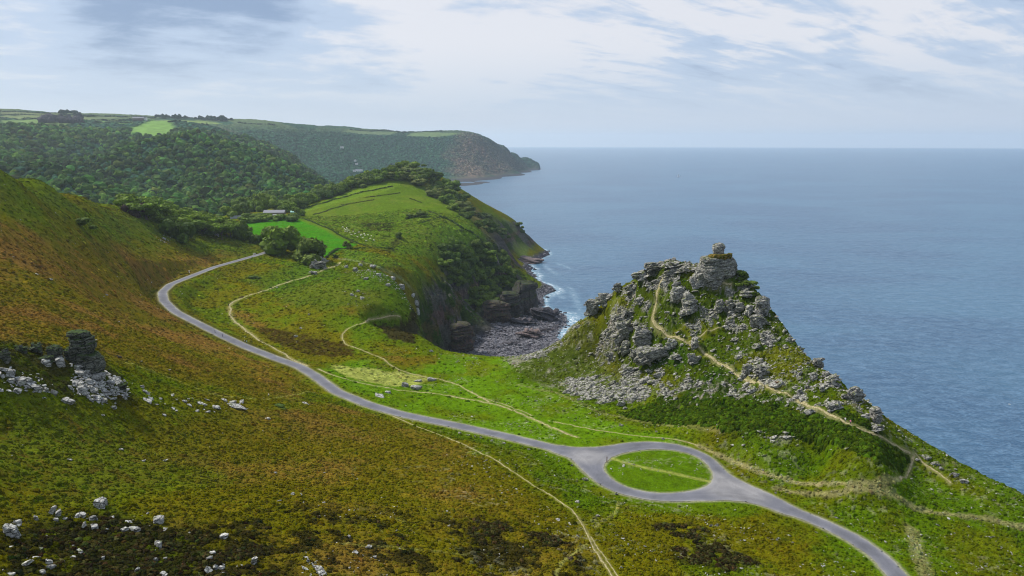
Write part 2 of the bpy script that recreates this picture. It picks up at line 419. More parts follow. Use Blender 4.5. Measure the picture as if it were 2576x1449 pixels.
# ---- relief: rolling, lumpy, and rough on steep ground
gz_l, gz_a = np.gradient(G.Z)
slope = np.hypot(gz_l / (G.D * (G.L[1] - G.L[0])), gz_a / (G.D * (G.A[1] - G.A[0])))
slope = blur(slope, 3, 1)
hillside_m = smooth(-40, -120, G.X) * smooth(860, 800, G.D)       # the even bracken slope on the left
steep = smooth(0.72, 1.2, slope) * (1 - hillside_m)
wet = smooth(0.5, 4.0, G.Z)
nearroad = smooth(1.0, 16.0, sdf)
calm = nearroad * smooth(0.9, 1.8, np.hypot((G.X - icx) / 24, (G.Y - icy) / 24))
n1 = fbm(G.X, G.Y, 38, 4, 3) - 0.5
n2 = fbm(G.X, G.Y, 4.2, 4, 11, 0.6) - 0.5
n3 = fbm(G.X + G.Z, G.Y - G.Z, 14, 5, 23, 0.55) - 0.5
ridg = np.abs(fbm(G.X * 1.0 + 0.6 * G.Z, G.Y, 22, 4, 31, 0.55) - 0.5) * 2
lump = fbm(G.X, G.Y, 1.6, 2, 51) - 0.5
cx, cy, _ = P(1740, 900, 335)
cragness = smooth(1.35, 0.55, np.hypot((G.X - cx) / 85, (G.Y - cy) / 75)) * smooth(88, 96, G.Z)
bump = n1 * 3.0 * calm + n2 * (0.75 + 0.6 * smooth(300, 900, G.D)) * (0.15 + 0.85 * calm) + lump * 0.55 * calm * smooth(700, 250, G.D)
bay_w = smooth(1.3, .6, np.hypot((G.X - P(1180,760,760)[0]) / 110, (G.Y - P(1180,760,760)[1]) / 230)) * smooth(2, 12, G.Z) * smooth(80, 55, G.Z) * smooth(470, 520, G.D)
gul = np.abs(fbm(G.X, G.Y, 42, 3, 37, .5) - .5) * 2
bump += bay_w * (n3 * 14 - (1 - smooth(0, .35, gul)) * 14 + 3)
bump += steep * (n3 * 9 - ridg * 5) + cragness * (n3 * 5.5 + np.round(n2 * 3.0 + n3 * 4) * 0.5)
G.Z += wet * bump * smooth(0.0, 3.0, sdf)
near_i = np.nonzero((sdf < 16).ravel())[0]
gx_, gy_ = G.X.ravel()[near_i], G.Y.ravel()[near_i]
allr = np.concatenate(road_lines); rzv = np.empty(len(near_i))
for k0 in range(0, len(near_i), 20000):
    dd = (gx_[k0:k0+20000, None] - allr[None, :, 0]) ** 2 + (gy_[k0:k0+20000, None] - allr[None, :, 1]) ** 2
    rzv[k0:k0+20000] = allr[dd.argmin(1), 2]
zf = G.Z.ravel().copy(); kk = smooth(15, 2.0, sdf.ravel()[near_i]); zf[near_i] += (rzv - zf[near_i]) * kk
G.Z = zf.reshape(G.Z.shape)
G.slope = slope; G.steep = steep; G.sdf = sdf; G.cragness = cragness

# ---- far country: wooded combes, farmland plateau, headland
far = []
def FR(*rows):
    for r in rows: far.append(P(*r))
FR((-300,270,3800),(0,277,3800),(150,283,3800),(300,292,3800),(450,299,3850),(560,305,3900),(680,312,4000),(780,318,4200),(870,325,4450),(960,327,4600),(1050,333,4800),(1110,330,4800),(1160,328,4700),
   (1190,335,4650),(1240,350,4850),(1270,360,5050),(1300,372,5300),(1327,387,5600),(1345,402,5850))
for X, Y, d in ((-300,270,3800),(0,277,3800),(300,292,3800),(560,305,3900),(780,318,4200),(960,327,4600),(1160,328,4700)):
    far.append(PB(X, Y, d + 900, P(X, Y, d)[2] - 25)); far.append(PB(X, Y, d * 1.6, 150))
for X, Y, d in ((1190,344,4750),(1240,360,4950),(1300,386,5450),(1338,408,5800)):
    far.append(PB(X, Y, d + 500, 20)); far.append(PB(X, Y, d + 900, -20))
def FZ(*rows):
    for r in rows: far.append(PZ(*r))
FZ((1350,421,8),(1320,426,8),(1290,432,8),(1260,441,8),(1215,454,8),(1170,458,8),(1130,461,8),(1080,465,8))
for X, Y in ((1366,424),(1330,434),(1295,439),(1262,448),(1217,460),(1172,464),(1130,467)): far.append(PZ(X, Y, -8))
for X, d in ((1356,6500),(1340,6500),(1320,6500),(1375,6100),(1375,5400),(1400,5200),(1400,6500),(1420,5800),(1345,6800),(1300,6600)): far.append(PB(X, 420, d, -14))
for X in (1150,1250,1360): far.append(PB(X, 500, 2600, -20)); far.append(PB(X, 500, 1800, -20))
far.append(PB(1400,420,5600,-20)); far.append(PB(1400,420,7600,-20)); far.append(PB(1500,420,4600,-20)); far.append(PB(1500,420,7600,-20)); far.append(PB(1500,420,2000,-20))
# headland face and the wooded amphitheatre
FR((1200,380,4450),(1250,400,4600),(1180,420,4150),(1280,410,4850),(1100,380,4350),(1120,430,4050),(1000,370,4300),(1000,420,3950),(900,360,4150),(900,420,3700),(800,350,3950),(830,400,3650),
   (880,448,3300),(960,450,3500),(1060,458,3650),(840,462,3100))
# second ridge
FR((560,318,3200),(640,348,2950),(700,372,2800),(740,398,2720),(790,435,2640),(828,462,2600))
for X, Y, d in ((560,318,3200),(640,348,2950),(700,372,2800),(740,398,2720),(790,435,2640),(828,462,2600)):
    z = P(X, Y, d)[2]; far.append(PB(X, Y, d + 180, z - 110))
far.append(PB(900,460,2500,15)); far.append(PB(980,460,2400,5)); far.append(PB(1060,460,2300,-5))
FR((500,320,2900),(430,325,2800),(350,330,2750),(620,365,2600),(680,400,2450))
# round wooded hill
HILL = [(190,432,1800),(240,405,1850),(300,380,1900),(370,356,1950),(440,345,1980),(500,352,2000),(560,366,2000),(630,388,2000),(700,412,1980),(760,438,1960),(812,468,1930)]
FR(*HILL)
for X, Y, d in HILL: far.append(PB(X, Y, d + 230, P(X, Y, d)[2] - 135))
for X, Y, d in ((120,408,1480),(190,440,1400),(250,474,1330),(300,500,1260)):
    far.append(P(X, Y, d)); far.append(PB(X, Y, d + 130, P(X, Y, d)[2] - 50))
FR((300,440,1700),(450,430,1700),(600,450,1700),(450,480,1520),(600,490,1540),(330,500,1420),(700,480,1620),(750,500,1480),(500,520,1360),(650,515,1360))
# left wooded flank
FR((0,320,2600),(100,330,2600),(200,345,2500),(260,372,2350),(-300,320,2600),(0,370,2150),(100,400,1950),(0,410,1750),(60,420,1700),(-300,400,1750),(120,470,1380),(0,440,1450),(-300,460,1400))
# fields
FR((0,300,3250),(150,300,3200),(300,305,3150),(430,312,3200),(-300,295,3300),(380,335,2650),(300,335,2750))
for X in (-300, 0, 200, 400, 600, 800): far.append(PB(X, 600, 1000, 60))
far.append(PB(1000,600,1000,-10)); far.append(PB(1000,450,1800,-5)); far.append(PB(880,470,1900,40))
F = Land(far, -44, 14, 980, 8500, 1150, 800, coarse=3, blur_k=1)
F.Z -= 60 * np.maximum(smooth(math.radians(2.05), math.radians(2.35), np.arctan2(F.X, F.Y)), smooth(6150, 6350, F.D) * smooth(math.radians(-.5), math.radians(.3), np.arctan2(F.X, F.Y)))
F.Z += smooth(1, 30, F.Z) * ((fbm(F.X, F.Y, 240, 4, 5) - 0.5) * 30 + (fbm(F.X, F.Y, 40, 3, 8) - 0.5) * 5)

# ------------------------------------------------------------------ colour of the land cover, per ground position
def C(*v): return np.array(v, np.float32)
OLIVE, BROWN, GREEN = C(.110, .103, .003), C(.138, .090, .009), C(.058, .108, .002)
RUST, DARK, HEATH = C(.150, .078, .020), C(.020, .018, .005), C(.040, .026, .005)
LAWN, FIELD, STRAW, SOIL = C(.075, .145, .003), C(.034, .158, .003), C(.330, .330, .085), C(.46, .38, .20)
FERN, STONE, SCREE, CLIFF, BEACH = C(.016, .042, .002), C(.34, .32, .27), C(.27, .225, .21), C(.068, .064, .064), C(.05, .047, .057)
def lay(c, w, col): return c + (col - c) * w[..., None]
X_, Y_, Z_ = G.X, G.Y, G.Z
big = fbm(X_, Y_, 75, 4, 201); mid = fbm(X_, Y_, 19, 4, 211, .55); fine = fbm(X_, Y_, 2.2, 3, 221, .7); fine2 = fbm(X_ + 50, Y_, 1.0, 2, 231, .8)
def pw(pts, soft, wob=0.0, seed=0, L=None): return in_poly((L or G).X, (L or G).Y, on_land(pts, L or G), soft, wob, seed)

c = np.zeros(X_.shape + (3,), np.float32) + OLIVE
c = lay(c, smooth(.42, .58, mid * .6 + big * .4) * .65, GREEN)
brown = pw([(-200,560),(120,600),(300,620),(500,640),(600,640),(560,662),(440,705),(395,740),(430,790),(620,885),(780,960),(700,1000),(480,945),(300,900),(-200,900)], 12, 10)
brown = np.maximum(brown, .75 * pw([(-200,1020),(300,1030),(560,1010),(900,1030),(1120,1110),(1330,1240),(1440,1330),(1500,1500),(500,1500),(430,1300),(500,1180),(250,1250),(-200,1320)], 12, 12))
brown = np.maximum(brown, .9 * pw([(560,770),(640,790),(700,840),(680,850),(600,800)], 4, 4))
brown = np.maximum(brown, .9 * pw([(960,900),(1100,895),(1200,925),(1160,950),(1040,925)], 4, 5))
brown = np.maximum(brown, .8 * pw([(1000,730),(1040,800),(1000,780),(900,790),(780,760),(700,770),(760,720),(900,740)], 6, 8))
c = lay(c, brown * smooth(.30, .62, mid * .5 + fine * .3 + big * .2), BROWN)
c = lay(c, brown * smooth(.48, .64, mid * .6 + big * .25 + fine2 * .15) * .6, RUST)
c = lay(c, pw([(-200,960),(300,1000),(520,1020),(460,1100),(420,1220),(250,1260),(-200,1250)], 14, 12) * smooth(.36, .6, mid * .5 + fine * .5) * .7, GREEN * .85)
c = lay(c, pw([(-100,420),(300,530),(560,590),(680,620),(640,650),(560,640),(400,600),(240,570),(-100,540)], 10, 8) * .55, C(.06, .085, .008))
# greener floor of the valley
gv = pw([(800,925),(900,905),(1000,950),(1130,890),(1250,895),(1350,890),(1330,950),(1450,1010),(1560,1070),(1720,1110),(1800,1180),(1500,1130),(1440,1130),(1200,1085),(960,1022),(850,960)], 5, 5)
c = lay(c, gv * (.55 + .45 * smooth(.35, .6, mid)), LAWN)
c = lay(c, pw([(1450,1140),(1560,1120),(1800,1180),(2100,1200),(2300,1210),(2575,1300),(2700,1500),(2250,1500),(1900,1290),(1560,1270),(1500,1340),(1380,1250),(1180,1120),(1000,1050),(1200,1095)], 6, 6) * (.45 + .3 * smooth(.4, .6, mid)), GREEN)
c = lay(c, (pw([(1517,1175),(1535,1150),(1590,1135),(1650,1129),(1720,1136),(1770,1158),(1795,1190),(1790,1215),(1750,1235),(1690,1242),(1620,1240),(1560,1222),(1530,1200)], 1) * .8), LAWN * .85)
c = lay(c, pw([(620,700),(760,650),(860,690),(1000,720),(1060,800),(1120,880),(1000,860),(930,800),(800,780),(720,760)], 8, 6) * .6, C(.05, .11, .007))
c = lay(c, pw([(860,800),(960,790),(1080,850),(1130,885),(1060,880),(960,860),(880,850)], 4, 3) * .6, LAWN * .8)
c = lay(c, pw([(833,920),(918,924),(1014,935),(1070,948),(1085,955),(1054,967),(980,972),(873,950)], 1.5, 3) * (.38 + .4 * fine), STRAW)
for pl, wt in (([(642,822),(754,840),(876,866),(900,888),(837,899),(756,888),(684,860)], .9),):
    c = lay(c, pw(pl, 1.2, 3.0, 3) * wt * smooth(.25, .5, fine), HEATH)
spots = smooth(.50, .58, fbm(X_, Y_, 3.6, 3, 301, .6) * .6 + fbm(X_, Y_, 14, 3, 311) * .4)
c = lay(c, pw([(1602,1317),(1722,1312),(1835,1354),(1918,1420),(1835,1449),(1701,1425),(1652,1370)], 2, 5, 4) * smooth(.36, .52, fbm(X_, Y_, 3.6, 3, 301, .6) * .6 + mid * .4), DARK * .9)
c = lay(c, pw([(1160,1300),(1240,1290),(1290,1330),(1270,1365),(1180,1360)], 2, 3, 5) * smooth(.34, .5, fine) * .95, DARK * .8)
c = lay(c, pw([(1335,1335),(1420,1330),(1430,1370),(1390,1385),(1340,1370)], 2, 3, 6) * smooth(.40, .55, fine) * .95, DARK * .8)
c = lay(c, pw([(560,1300),(700,1270),(1000,1290),(1250,1285),(1450,1330),(1500,1400),(1500,1520),(500,1520),(540,1380)], 7, 7, 7) * spots * .85, DARK)
c = lay(c, pw([(-200,1270),(300,1290),(480,1320),(640,1350),(850,1520),(-200,1520)], 5, 6, 8) * smooth(.34, .52, mid * .45 + fine * .55) * .9, DARK * .8)
c = lay(c, pw([(940,812),(1030,808),(1066,832),(1045,866),(975,852)], 1.0, 2, 9) * .92, C(.030, .022, .008))
c = lay(c, pw([(1270,905),(1400,872),(1500,905),(1560,960),(1600,1030),(1500,1035),(1400,990),(1290,965)], 4, 4) * (1 - .6 * np.clip(G.cragness, 0, 1)) * .8, GREEN * .9)
c = lay(c, pw([(1900,1090),(2100,1110),(2290,1160),(2450,1190),(2700,1320),(2600,1380),(2350,1290),(2150,1250),(1950,1200),(1800,1130)], 5, 5) * (.45 + .5 * smooth(.35, .6, mid)), GREEN * .95)
c = lay(c, pw([(2240,1075),(2320,1110),(2450,1180),(2620,1270),(2640,1310),(2500,1240),(2380,1185),(2270,1110)], 2, 2) * .8, C(.060, .105, .003))
# the crag: fern, turf, scree
fern = pw([(1740,985),(1900,1010),(2050,1050),(2250,1118),(2285,1150),(2200,1150),(2050,1112),(1900,1085),(1760,1065),(1560,1040),(1620,1020)], 1.6, 3, 10)
c = lay(c, np.clip(G.cragness * 1.2, 0, 1) * .85, C(.035, .062, .003))
c = lay(c, np.clip(G.cragness * 1.5, 0, 1) * smooth(.52, .62, mid) * .5, OLIVE)
c = lay(c, pw([(1640,830),(1700,860),(1800,920),(1900,980),(2050,1040),(1900,1020),(1700,1000),(1660,900)], 4, 5, 11) * .6, FERN * 1.3)
c = lay(c, fern * (.75 + .25 * fine), FERN)
scr = np.maximum.reduce([pw([(1585,795),(1600,830),(1542,908),(1468,895),(1410,885),(1521,825)], 1.5, 5, 12),
      pw([(1419,951),(1562,928),(1619,958),(1640,998),(1502,1008),(1435,985)], 1.5, 5, 13), .9 * pw([(1650,975),(1830,982),(1770,1018),(1660,1010)], 1.5, 5, 14),
      .7 * pw([(1350,888),(1440,850),(1480,870),(1400,900),(1300,905)], 1.5, 3, 15), .8 * pw([(1590,690),(1660,668),(1750,672),(1700,700),(1620,715)], 1.2, 3, 16)])
c = lay(c, scr * smooth(.40, .54, fine * .5 + mid * .5) * .9, SCREE)
foot = pw([(1262,907),(1350,884),(1450,820),(1480,800),(1570,900),(1570,1000),(1430,985),(1300,930)], 3, 4, 18)
c = lay(c, foot * .65, C(.050, .066, .008)); c = lay(c, foot * smooth(.50, .62, fine * .5 + mid * .5) * .7, C(.20, .185, .14))
# bare rock showing through the turf on the crag
out = G.cragness * (1 - fern) * smooth(.60, .65, fbm(X_ + .5 * Z_, Y_, 7, 5, 331, .62))
c = lay(c, np.clip(out, 0, 1) * .85, STONE * .85)
# country across the bay
fd = pw([(615,553),(750,549),(800,562),(880,604),(900,615),(850,632),(822,648),(780,640),(640,600),(600,575)], 1.5)
c = lay(c, fd, FIELD); c = lay(c, fd * smooth(.4, .6, fbm(X_ * .25 + Y_ * .1, Y_ * 1.2, 9, 4, 381)) * .45, C(.055, .125, .006))
lee = pw([(740,530),(900,468),(1040,455),(1150,520),(1235,585),(1240,640),(1100,650),(1000,640),(880,610),(750,552)], 4)
c = lay(c, lee * .9, C(.072, .128, .006)); c = lay(c, lee * smooth(.45, .6, mid) * .4, C(.10, .11, .014))
c = lay(c, pw([(745,530),(850,492),(940,462),(1010,465),(960,485),(850,510),(760,535)], 3) * .8, C(.095, .155, .010))
c = lay(c, pw([(1100,570),(1200,580),(1240,620),(1180,640),(1100,610)], 5, 3) * .6, C(.085, .155, .010))
c = lay(c, pw([(860,625),(1000,660),(1060,690),(960,680),(870,655)], 3, 3) * .7, C(.08, .145, .010))
c = lay(c, pw([(1150,520),(1200,530),(1290,600),(1290,650),(1245,620),(1200,570)], 6, 8) * .8, C(.115, .095, .035))
c = lay(c, pw([(1262,545),(1300,570),(1345,620),(1320,645),(1280,620)], 3, 3) * .9, C(.11, .15, .03))
c = lay(c, pw([(900,560),(985,562),(990,585),(930,580)], 2, 5) * smooth(.4, .5, fine) * .8, DARK)
c = lay(c, pw([(1100,640),(1250,650),(1300,720),(1240,780),(1150,700)], 6, 6) * .8, FERN)
# rock where the ground is steep, shore
rk = smooth(.25, .8, G.steep + (mid - .5) * 1.0) * smooth(0, 60, G.D - 380)
bayc = pw([(1040,740),(1080,700),(1150,760),(1210,770),(1300,690),(1370,760),(1350,800),(1200,900),(1120,890)], 6, 6)
rk = np.maximum(rk, bayc * smooth(72, 50, Z_ + (mid - .5) * 40))
veg_c = smooth(.48, .56, fbm(X_ + Z_, Y_ - .5 * Z_, 13, 4, 345, .6))
cl = CLIFF * (0.25 + 1.1 * fbm(X_ * .6, Z_ * 2.2 + Y_ * .3, 6, 4, 341, .6))[..., None]
cl = cl + (C(.018, .038, .006) - cl) * (veg_c * smooth(8, 22, Z_))[..., None]
c = c + (cl - c) * (rk * .92 * smooth(85, 60, Z_ + (mid - .5) * 30) * (G.D > 420))[..., None]
c = lay(c, rk * smooth(.5, .62, mid) * (G.D < 420) * .8, STONE * .6)
red = smooth(.56, .64, fbm(X_, Z_ * 2, 18, 3, 351)) * rk * (G.D > 600)
c = lay(c, red * .25 * smooth(60, 40, Z_), C(.13, .05, .045))
c = lay(c, smooth(9, 4, Z_ + (fine - .5) * 4) * (G.D > 500), BEACH)
# verge of the road, soft worn tracks
c = lay(c, smooth(1.5, 0.1, G.sdf + (fine - .5) * 1.0) * .75, C(.26, .25, .16))
c = lay(c, smooth(4.0, 1.5, G.sdf) * smooth(.2, .9, G.sdf) * smooth(330, 420, G.D) * .65, DARK * 1.8)
c = lay(c, pw([(-50,865),(60,860),(180,880),(262,905),(335,975),(325,1012),(150,992),(-50,985)], 2.5, 3, 61) * (.5 + .5 * smooth(.35, .55, fine)) * .9, DARK * 1.6)
def worn(pts, half, wt, col=STRAW, seed=0):
    global c
    l = resample(on_land(pts), 2.0)
    d = dist_line(X_, Y_, l, half * 3 + 1)
    c = lay(c, smooth(half * 1.8, half * .4, d + (fine - .5) * half * 2.4) * wt * (.5 + .7 * fine), col)
worn([(1535,1152),(1635,1180),(1782,1210)], .9, .6)
worn([(1950,1229),(2117,1242),(2283,1266),(2450,1299),(2620,1335)], 1.0, .55, SOIL * .7)
worn([(1752,1120),(1801,1140),(1868,1172),(1935,1197),(2002,1211),(2060,1218)], .9, .6, SOIL * .75)
worn([(1302,968),(1402,988),(1468,1018),(1502,1037),(1602,1059),(1701,1070),(1820,1082)], .9, .3, SOIL * .6)
worn([(2060,1218),(2160,1222),(2233,1216),(2263,1206)], .8, .5, SOIL * .8)
worn([(312,911),(386,933),(480,972),(560,999),(682,1003),(793,988)], .45, .45)
worn([(2290,1330),(2310,1380),(2330,1449)], 1.8, .4, SOIL * .8)
worn([(860,1368),(1040,1382),(1190,1395)], .4, .3)
worn([(855,651),(916,662),(983,688),(1030,719)], 2.2, .7, C(.16, .18, .08))
worn([(758,548),(870,600),(895,614)], 1.2, .8, DARK * 1.5); worn([(770,545),(900,572),(990,585),(1100,600)], .8, .5, STRAW * .6)
worn([(1005,598),(990,618),(975,632)], 3.0, .8, DARK * 1.5)
worn([(1555,1262),(1552,1290),(1495,1327)], .5, .6); worn([(1475,1370),(1402,1417),(1404,1434),(1398,1449)], .4, .6)
stony = smooth(.64, .68, fbm(X_, Y_, 1.3, 2, 361, .5)) * smooth(.5, .6, fbm(X_, Y_, 17, 3, 371)) * smooth(-60, 0, X_ + (Y_ - 200) * .2)
c = lay(c, stony * .25 * (G.D < 420), C(.30, .29, .18))
PATHS = [
 ([(854,660),(848,669),(797,686),(717,712),(660,733),(610,749),(578,766),(578,780),(580,795),(591,811),(637,843),(690,877),(735,903),(748,910),(775,921)], 2.3),
 ([(801,928),(836,944),(900,962),(980,976),(1060,987),(1140,996),(1193,1006),(1250,1018),(1310,1040),(1360,1062),(1402,1081),(1453,1100)], 1.5),
 ([(1230,1011),(1188,988),(1150,967),(1113,955),(1060,946),(1007,932),(980,918),(961,900),(927,887),(873,869),(859,852),(860,839),(873,826),(895,816),(919,814),(921,804),(940,799),(966,795),(1007,798)], 1.2),
 ([(988,1047),(1033,1066),(1087,1087),(1140,1107),(1193,1131),(1270,1173),(1353,1229),(1436,1279),(1466,1316),(1486,1363),(1510,1406),(1540,1449),(1570,1500)], .8),
 ([(1486,1350),(1503,1380),(1530,1415),(1553,1449),(1590,1500)], .5),
 ([(1663,705),(1653,725),(1650,748),(1653,771),(1638,791),(1641,821),(1668,836),(1701,851),(1742,868),(1775,891),(1818,918),(1861,941),(1911,966),(1968,988),(2011,1011),(2045,1026),(2086,1047),(2134,1066),(2168,1081),(2208,1096),(2248,1114),(2288,1135)], 1.7),
 ([(2297,1143),(2290,1169),(2280,1193),(2263,1206)], 1.2),
 ([(1731,862),(1762,845),(1812,825)], .7),
 ([(1378,1057),(1440,1070),(1502,1082),(1602,1097),(1701,1104),(1752,1120)], .7),
 ([(1200,1000),(1240,1008),(1290,1026),(1340,1047)], .6),
 ([(2300,1140),(2320,1165),(2360,1190),(2390,1215)], 1.0),
 ([(1745,705),(1765,718),(1800,722),(1840,716)], 1.6),
]
for pts_, w_ in PATHS: worn(pts_, w_ * .55, .62, C(.26, .24, .10))
# grain of the sward
g1 = 0.62 + .76 * fine + .35 * (fine2 - .5)
c *= (g1 * (.80 + .4 * mid))[..., None]
c = np.clip(c, .002, .8)
rough_rock = np.clip(rk + out + scr, 0, 1)

def mat_new(name):
    m = bpy.data.materials.new(name); m.use_nodes = True
    t = NT(m.node_tree); t.n.clear(); return m, t
def finish(t, col, rough=.9, normal=None, spec=.2, **kw):
    b = t.new('ShaderNodeBsdfPrincipled', ins={'Base Color': col, 'Roughness': rough, 'Specular IOR Level': spec, **kw})
    if normal is not None: t.put(b.inputs['Normal'], normal)
    t.new('ShaderNodeOutputMaterial', ins={0: b.outputs[0]}); return b
def objpos(t): return t.new('ShaderNodeNewGeometry').outputs['Position']
# sward / rock of the ground
gm, t = mat_new('ground_cover')
pos = objpos(t)
pc = t.new('ShaderNodeVertexColor', layer_name='paint').outputs[0]
rkw = t.new('ShaderNodeAttribute', attribute_name='rock').outputs['Fac']
nz1 = t.noise(pos, 1.5, 4, .75); nz2 = t.noise(pos, 6.0, 2, .7)
k = t.math('MULTIPLY_ADD', nz1, 1.8, 0.1)
k = t.math('MULTIPLY', k, t.math('MULTIPLY_ADD', nz2, .9, .55))
col = t.vmath('SCALE', pc, scale=k)
sx = t.vmath('MULTIPLY', pos, (.25, .25, 1.3))
strata = t.noise(sx, 1.0, 6, .7, .6)
col = t.mix(t.math('MULTIPLY', rkw, .8), col, t.vmath('SCALE', pc, scale=t.ramp(strata, (.35, .65, .35, 1.6))))
bmp = t.new('ShaderNodeBump', ins={'Strength': .9, 'Distance': .5, 'Height': t.math('ADD', nz1, t.math('MULTIPLY', strata, t.math('MULTIPLY', rkw, 2.0)))})
finish(t, col, 1.0, bmp.outputs[0], 0.0)
ground = mesh_np('hillside', np.stack([G.X, G.Y, G.Z], -1).reshape(-1, 3), grid_faces(G.nd, G.na), gm, cols=c.reshape(-1, 3), attrs={'rock': rough_rock})
tag(ground, kind='structure')

# ---- far country colours
XF, YF, ZF = F.X, F.Y, F.Z
fm_ = fbm(XF, YF, 90, 4, 401); ff = fbm(XF, YF, 16, 3, 411, .6)
WOOD = C(.014, .050, .028)  # teal cast puts a little distance haze into the wood colour
f = np.zeros(XF.shape + (3,), np.float32) + WOOD
f = lay(f, smooth(.45, .6, fm_) * .5, C(.020, .075, .035))
heath = C(.105, .075, .055)
def pf(pts, soft=20, wob=0, seed=0): return in_poly(XF, YF, on_land(pts, F), soft, wob, seed)
f = lay(f, pf([(1160,335),(1240,362),(1345,415),(1290,430),(1170,455),(1130,430),(1150,380)], 60, 60) * (.45 + .5 * smooth(.4, .6, ff * .5 + fm_ * .5)), heath)
f = lay(f, pf([(560,320),(640,352),(740,400),(820,460),(760,440),(680,395),(600,350)], 40, 30) * .6, heath * .9)
FIELDS = [([(0,303),(120,300),(180,306),(170,318),(0,318)], C(.10,.16,.04)), ([(0,292),(220,296),(400,303),(300,306),(0,300)], C(.11,.14,.05)), ([(0,280),(180,288),(330,296),(200,295),(0,290)], C(.10,.12,.05)),
  ([(245,304),(330,306),(335,312),(250,312)], C(.09,.17,.04)), ([(330,320),(365,311),(425,303),(440,330),(428,343),(320,343)], C(.12,.22,.04)), ([(400,303),(520,305),(560,312),(520,314),(430,309)], C(.14,.20,.05)),
  ([(1050,333),(1160,328),(1165,338),(1100,345),(1020,342)], C(.10,.15,.06)), ([(880,324),(1000,333),(980,340),(860,331)], C(.09,.13,.06)), ([(200,288),(330,294),(330,298),(200,294)], C(.09,.12,.05))]
fieldmask = np.zeros(XF.shape, np.float32)
for i, (pl, cc) in enumerate(FIELDS):
    m_ = pf(pl, 12, 8, i); fieldmask = np.maximum(fieldmask, m_); f = lay(f, m_, cc)
plateau = smooth(3300, 3700, F.D) * smooth(230, 300, ZF) * .7
f = lay(f, plateau * smooth(.4, .5, fbm(XF, YF * .4, 120, 2, 421)), C(.09, .125, .045))
fieldmask = np.maximum(fieldmask, plateau)
f = lay(f, pf([(1180,418),(1160,430),(1150,450),(1170,456),(1200,450),(1215,430)], 40, 40) * .5, C(.17, .12, .08))
f = lay(f, smooth(16, 6, ZF), C(.045, .042, .045))
f *= (0.7 + .6 * ff)[..., None]
canopy = (1 - fieldmask) * smooth(10, 30, ZF)
cell = fbm(XF, YF, 13, 2, 431, .6)
F.Z0 = F.Z.copy()
F.Z = F.Z + canopy * (cell - .4) * 16
fmat, t = mat_new('far_land')
pos = objpos(t)
pc = t.new('ShaderNodeVertexColor', layer_name='paint').outputs[0]
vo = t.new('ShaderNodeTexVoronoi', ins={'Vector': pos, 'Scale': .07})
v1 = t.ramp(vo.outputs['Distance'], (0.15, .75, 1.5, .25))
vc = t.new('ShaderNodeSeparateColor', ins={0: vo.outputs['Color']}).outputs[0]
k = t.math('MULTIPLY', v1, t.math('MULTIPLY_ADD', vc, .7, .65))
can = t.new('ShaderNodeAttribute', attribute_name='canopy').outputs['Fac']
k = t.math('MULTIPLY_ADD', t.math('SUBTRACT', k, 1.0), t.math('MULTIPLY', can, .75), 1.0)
col = t.vmath('SCALE', pc, scale=k)
finish(t, col, .95, t.new('ShaderNodeBump', ins={'Strength': .8, 'Distance': 8, 'Height': t.math('MULTIPLY', v1, can)}).outputs[0], .05)
farland = mesh_np('hills', np.stack([F.X, F.Y, F.Z], -1).reshape(-1, 3), grid_faces(F.nd, F.na), fmat, cols=np.clip(f, .002, .6).reshape(-1, 3), attrs={'canopy': canopy})
tag(farland, kind='structure')

# ---- sea
smat, t = mat_new('sea_water')
pos = objpos(t)
a1 = t.vmath('MULTIPLY', pos, (.7, 1.0, 1.0))
w1 = t.noise(a1, .11, 5, .72, .4); w2 = t.noise(a1, .5, 3, .6); w3 = t.noise(t.vmath('MULTIPLY', pos, (.6, 1.0, 1.0)), .0035, 4, .55, .6); w4 = t.noise(a1, .03, 4, .65, .5)
shore = t.new('ShaderNodeAttribute', attribute_name='shallow').outputs['Fac']
body = t.mix(t.ramp(w3, (.40, .60, 0., 1.)), (.015, .058, .118), (.030, .094, .158))
body = t.mix(t.math('MULTIPLY', t.ramp(t.math('ADD', t.math('MULTIPLY', w1, .55), t.math('MULTIPLY', w2, .45)), (.45, .62, 0., 1.)), .8), body, (.085, .165, .26))
body = t.mix(t.math('MULTIPLY', shore, .7), body, (.13, .26, .34))
foam = t.math('MULTIPLY', t.ramp(t.math('ADD', t.math('MULTIPLY', w2, .5), t.math('MULTIPLY', w1, .5)), (.50, .60, 0., 1.)), t.ramp(shore, (.2, .8, 0., 1.)), clamp=True)
body = t.mix(foam, body, (.75, .78, .80))
hh = t.math('ADD', t.math('MULTIPLY', w1, 3.0), t.math('ADD', w2, t.math('MULTIPLY', w4, 6.0)))
finish(t, body, .30, t.new('ShaderNodeBump', ins={'Strength': .55, 'Distance': 1.0, 'Height': hh}).outputs[0], .4)
ang = np.linspace(-math.pi, math.pi, 361)
ang = np.concatenate([np.linspace(-math.pi, -.7, 40)[:-1], np.linspace(-.7, .7, 500), np.linspace(.7, math.pi, 40)[1:]])
rr = np.concatenate([np.exp(np.linspace(math.log(60), math.log(450), 12))[:-1], np.exp(np.linspace(math.log(450), math.log(1900), 380)), np.exp(np.linspace(math.log(1900), math.log(28000), 60))[1:]])
AA, RR = np.meshgrid(ang, rr); SX, SY = RR * np.sin(AA), RR * np.cos(AA)
gh = np.where(G.inside(SX, SY), G.h(SX, SY), -20)
sh = smooth(-5.0, -0.3, gh) * (RR > 500) * (RR < 1800)
for ln_ in ([(1345,655),(1400,690)], [(1432,722),(1446,748),(1462,790),(1450,830)], [(1400,662),(1435,676)], [(1360,700),(1385,720),(1415,750)]):
    sh = np.maximum(sh, smooth(9, 2, dist_line(SX, SY, resample([PZ(X, Y, 0) for X, Y in ln_], 3), 12)) * .3)
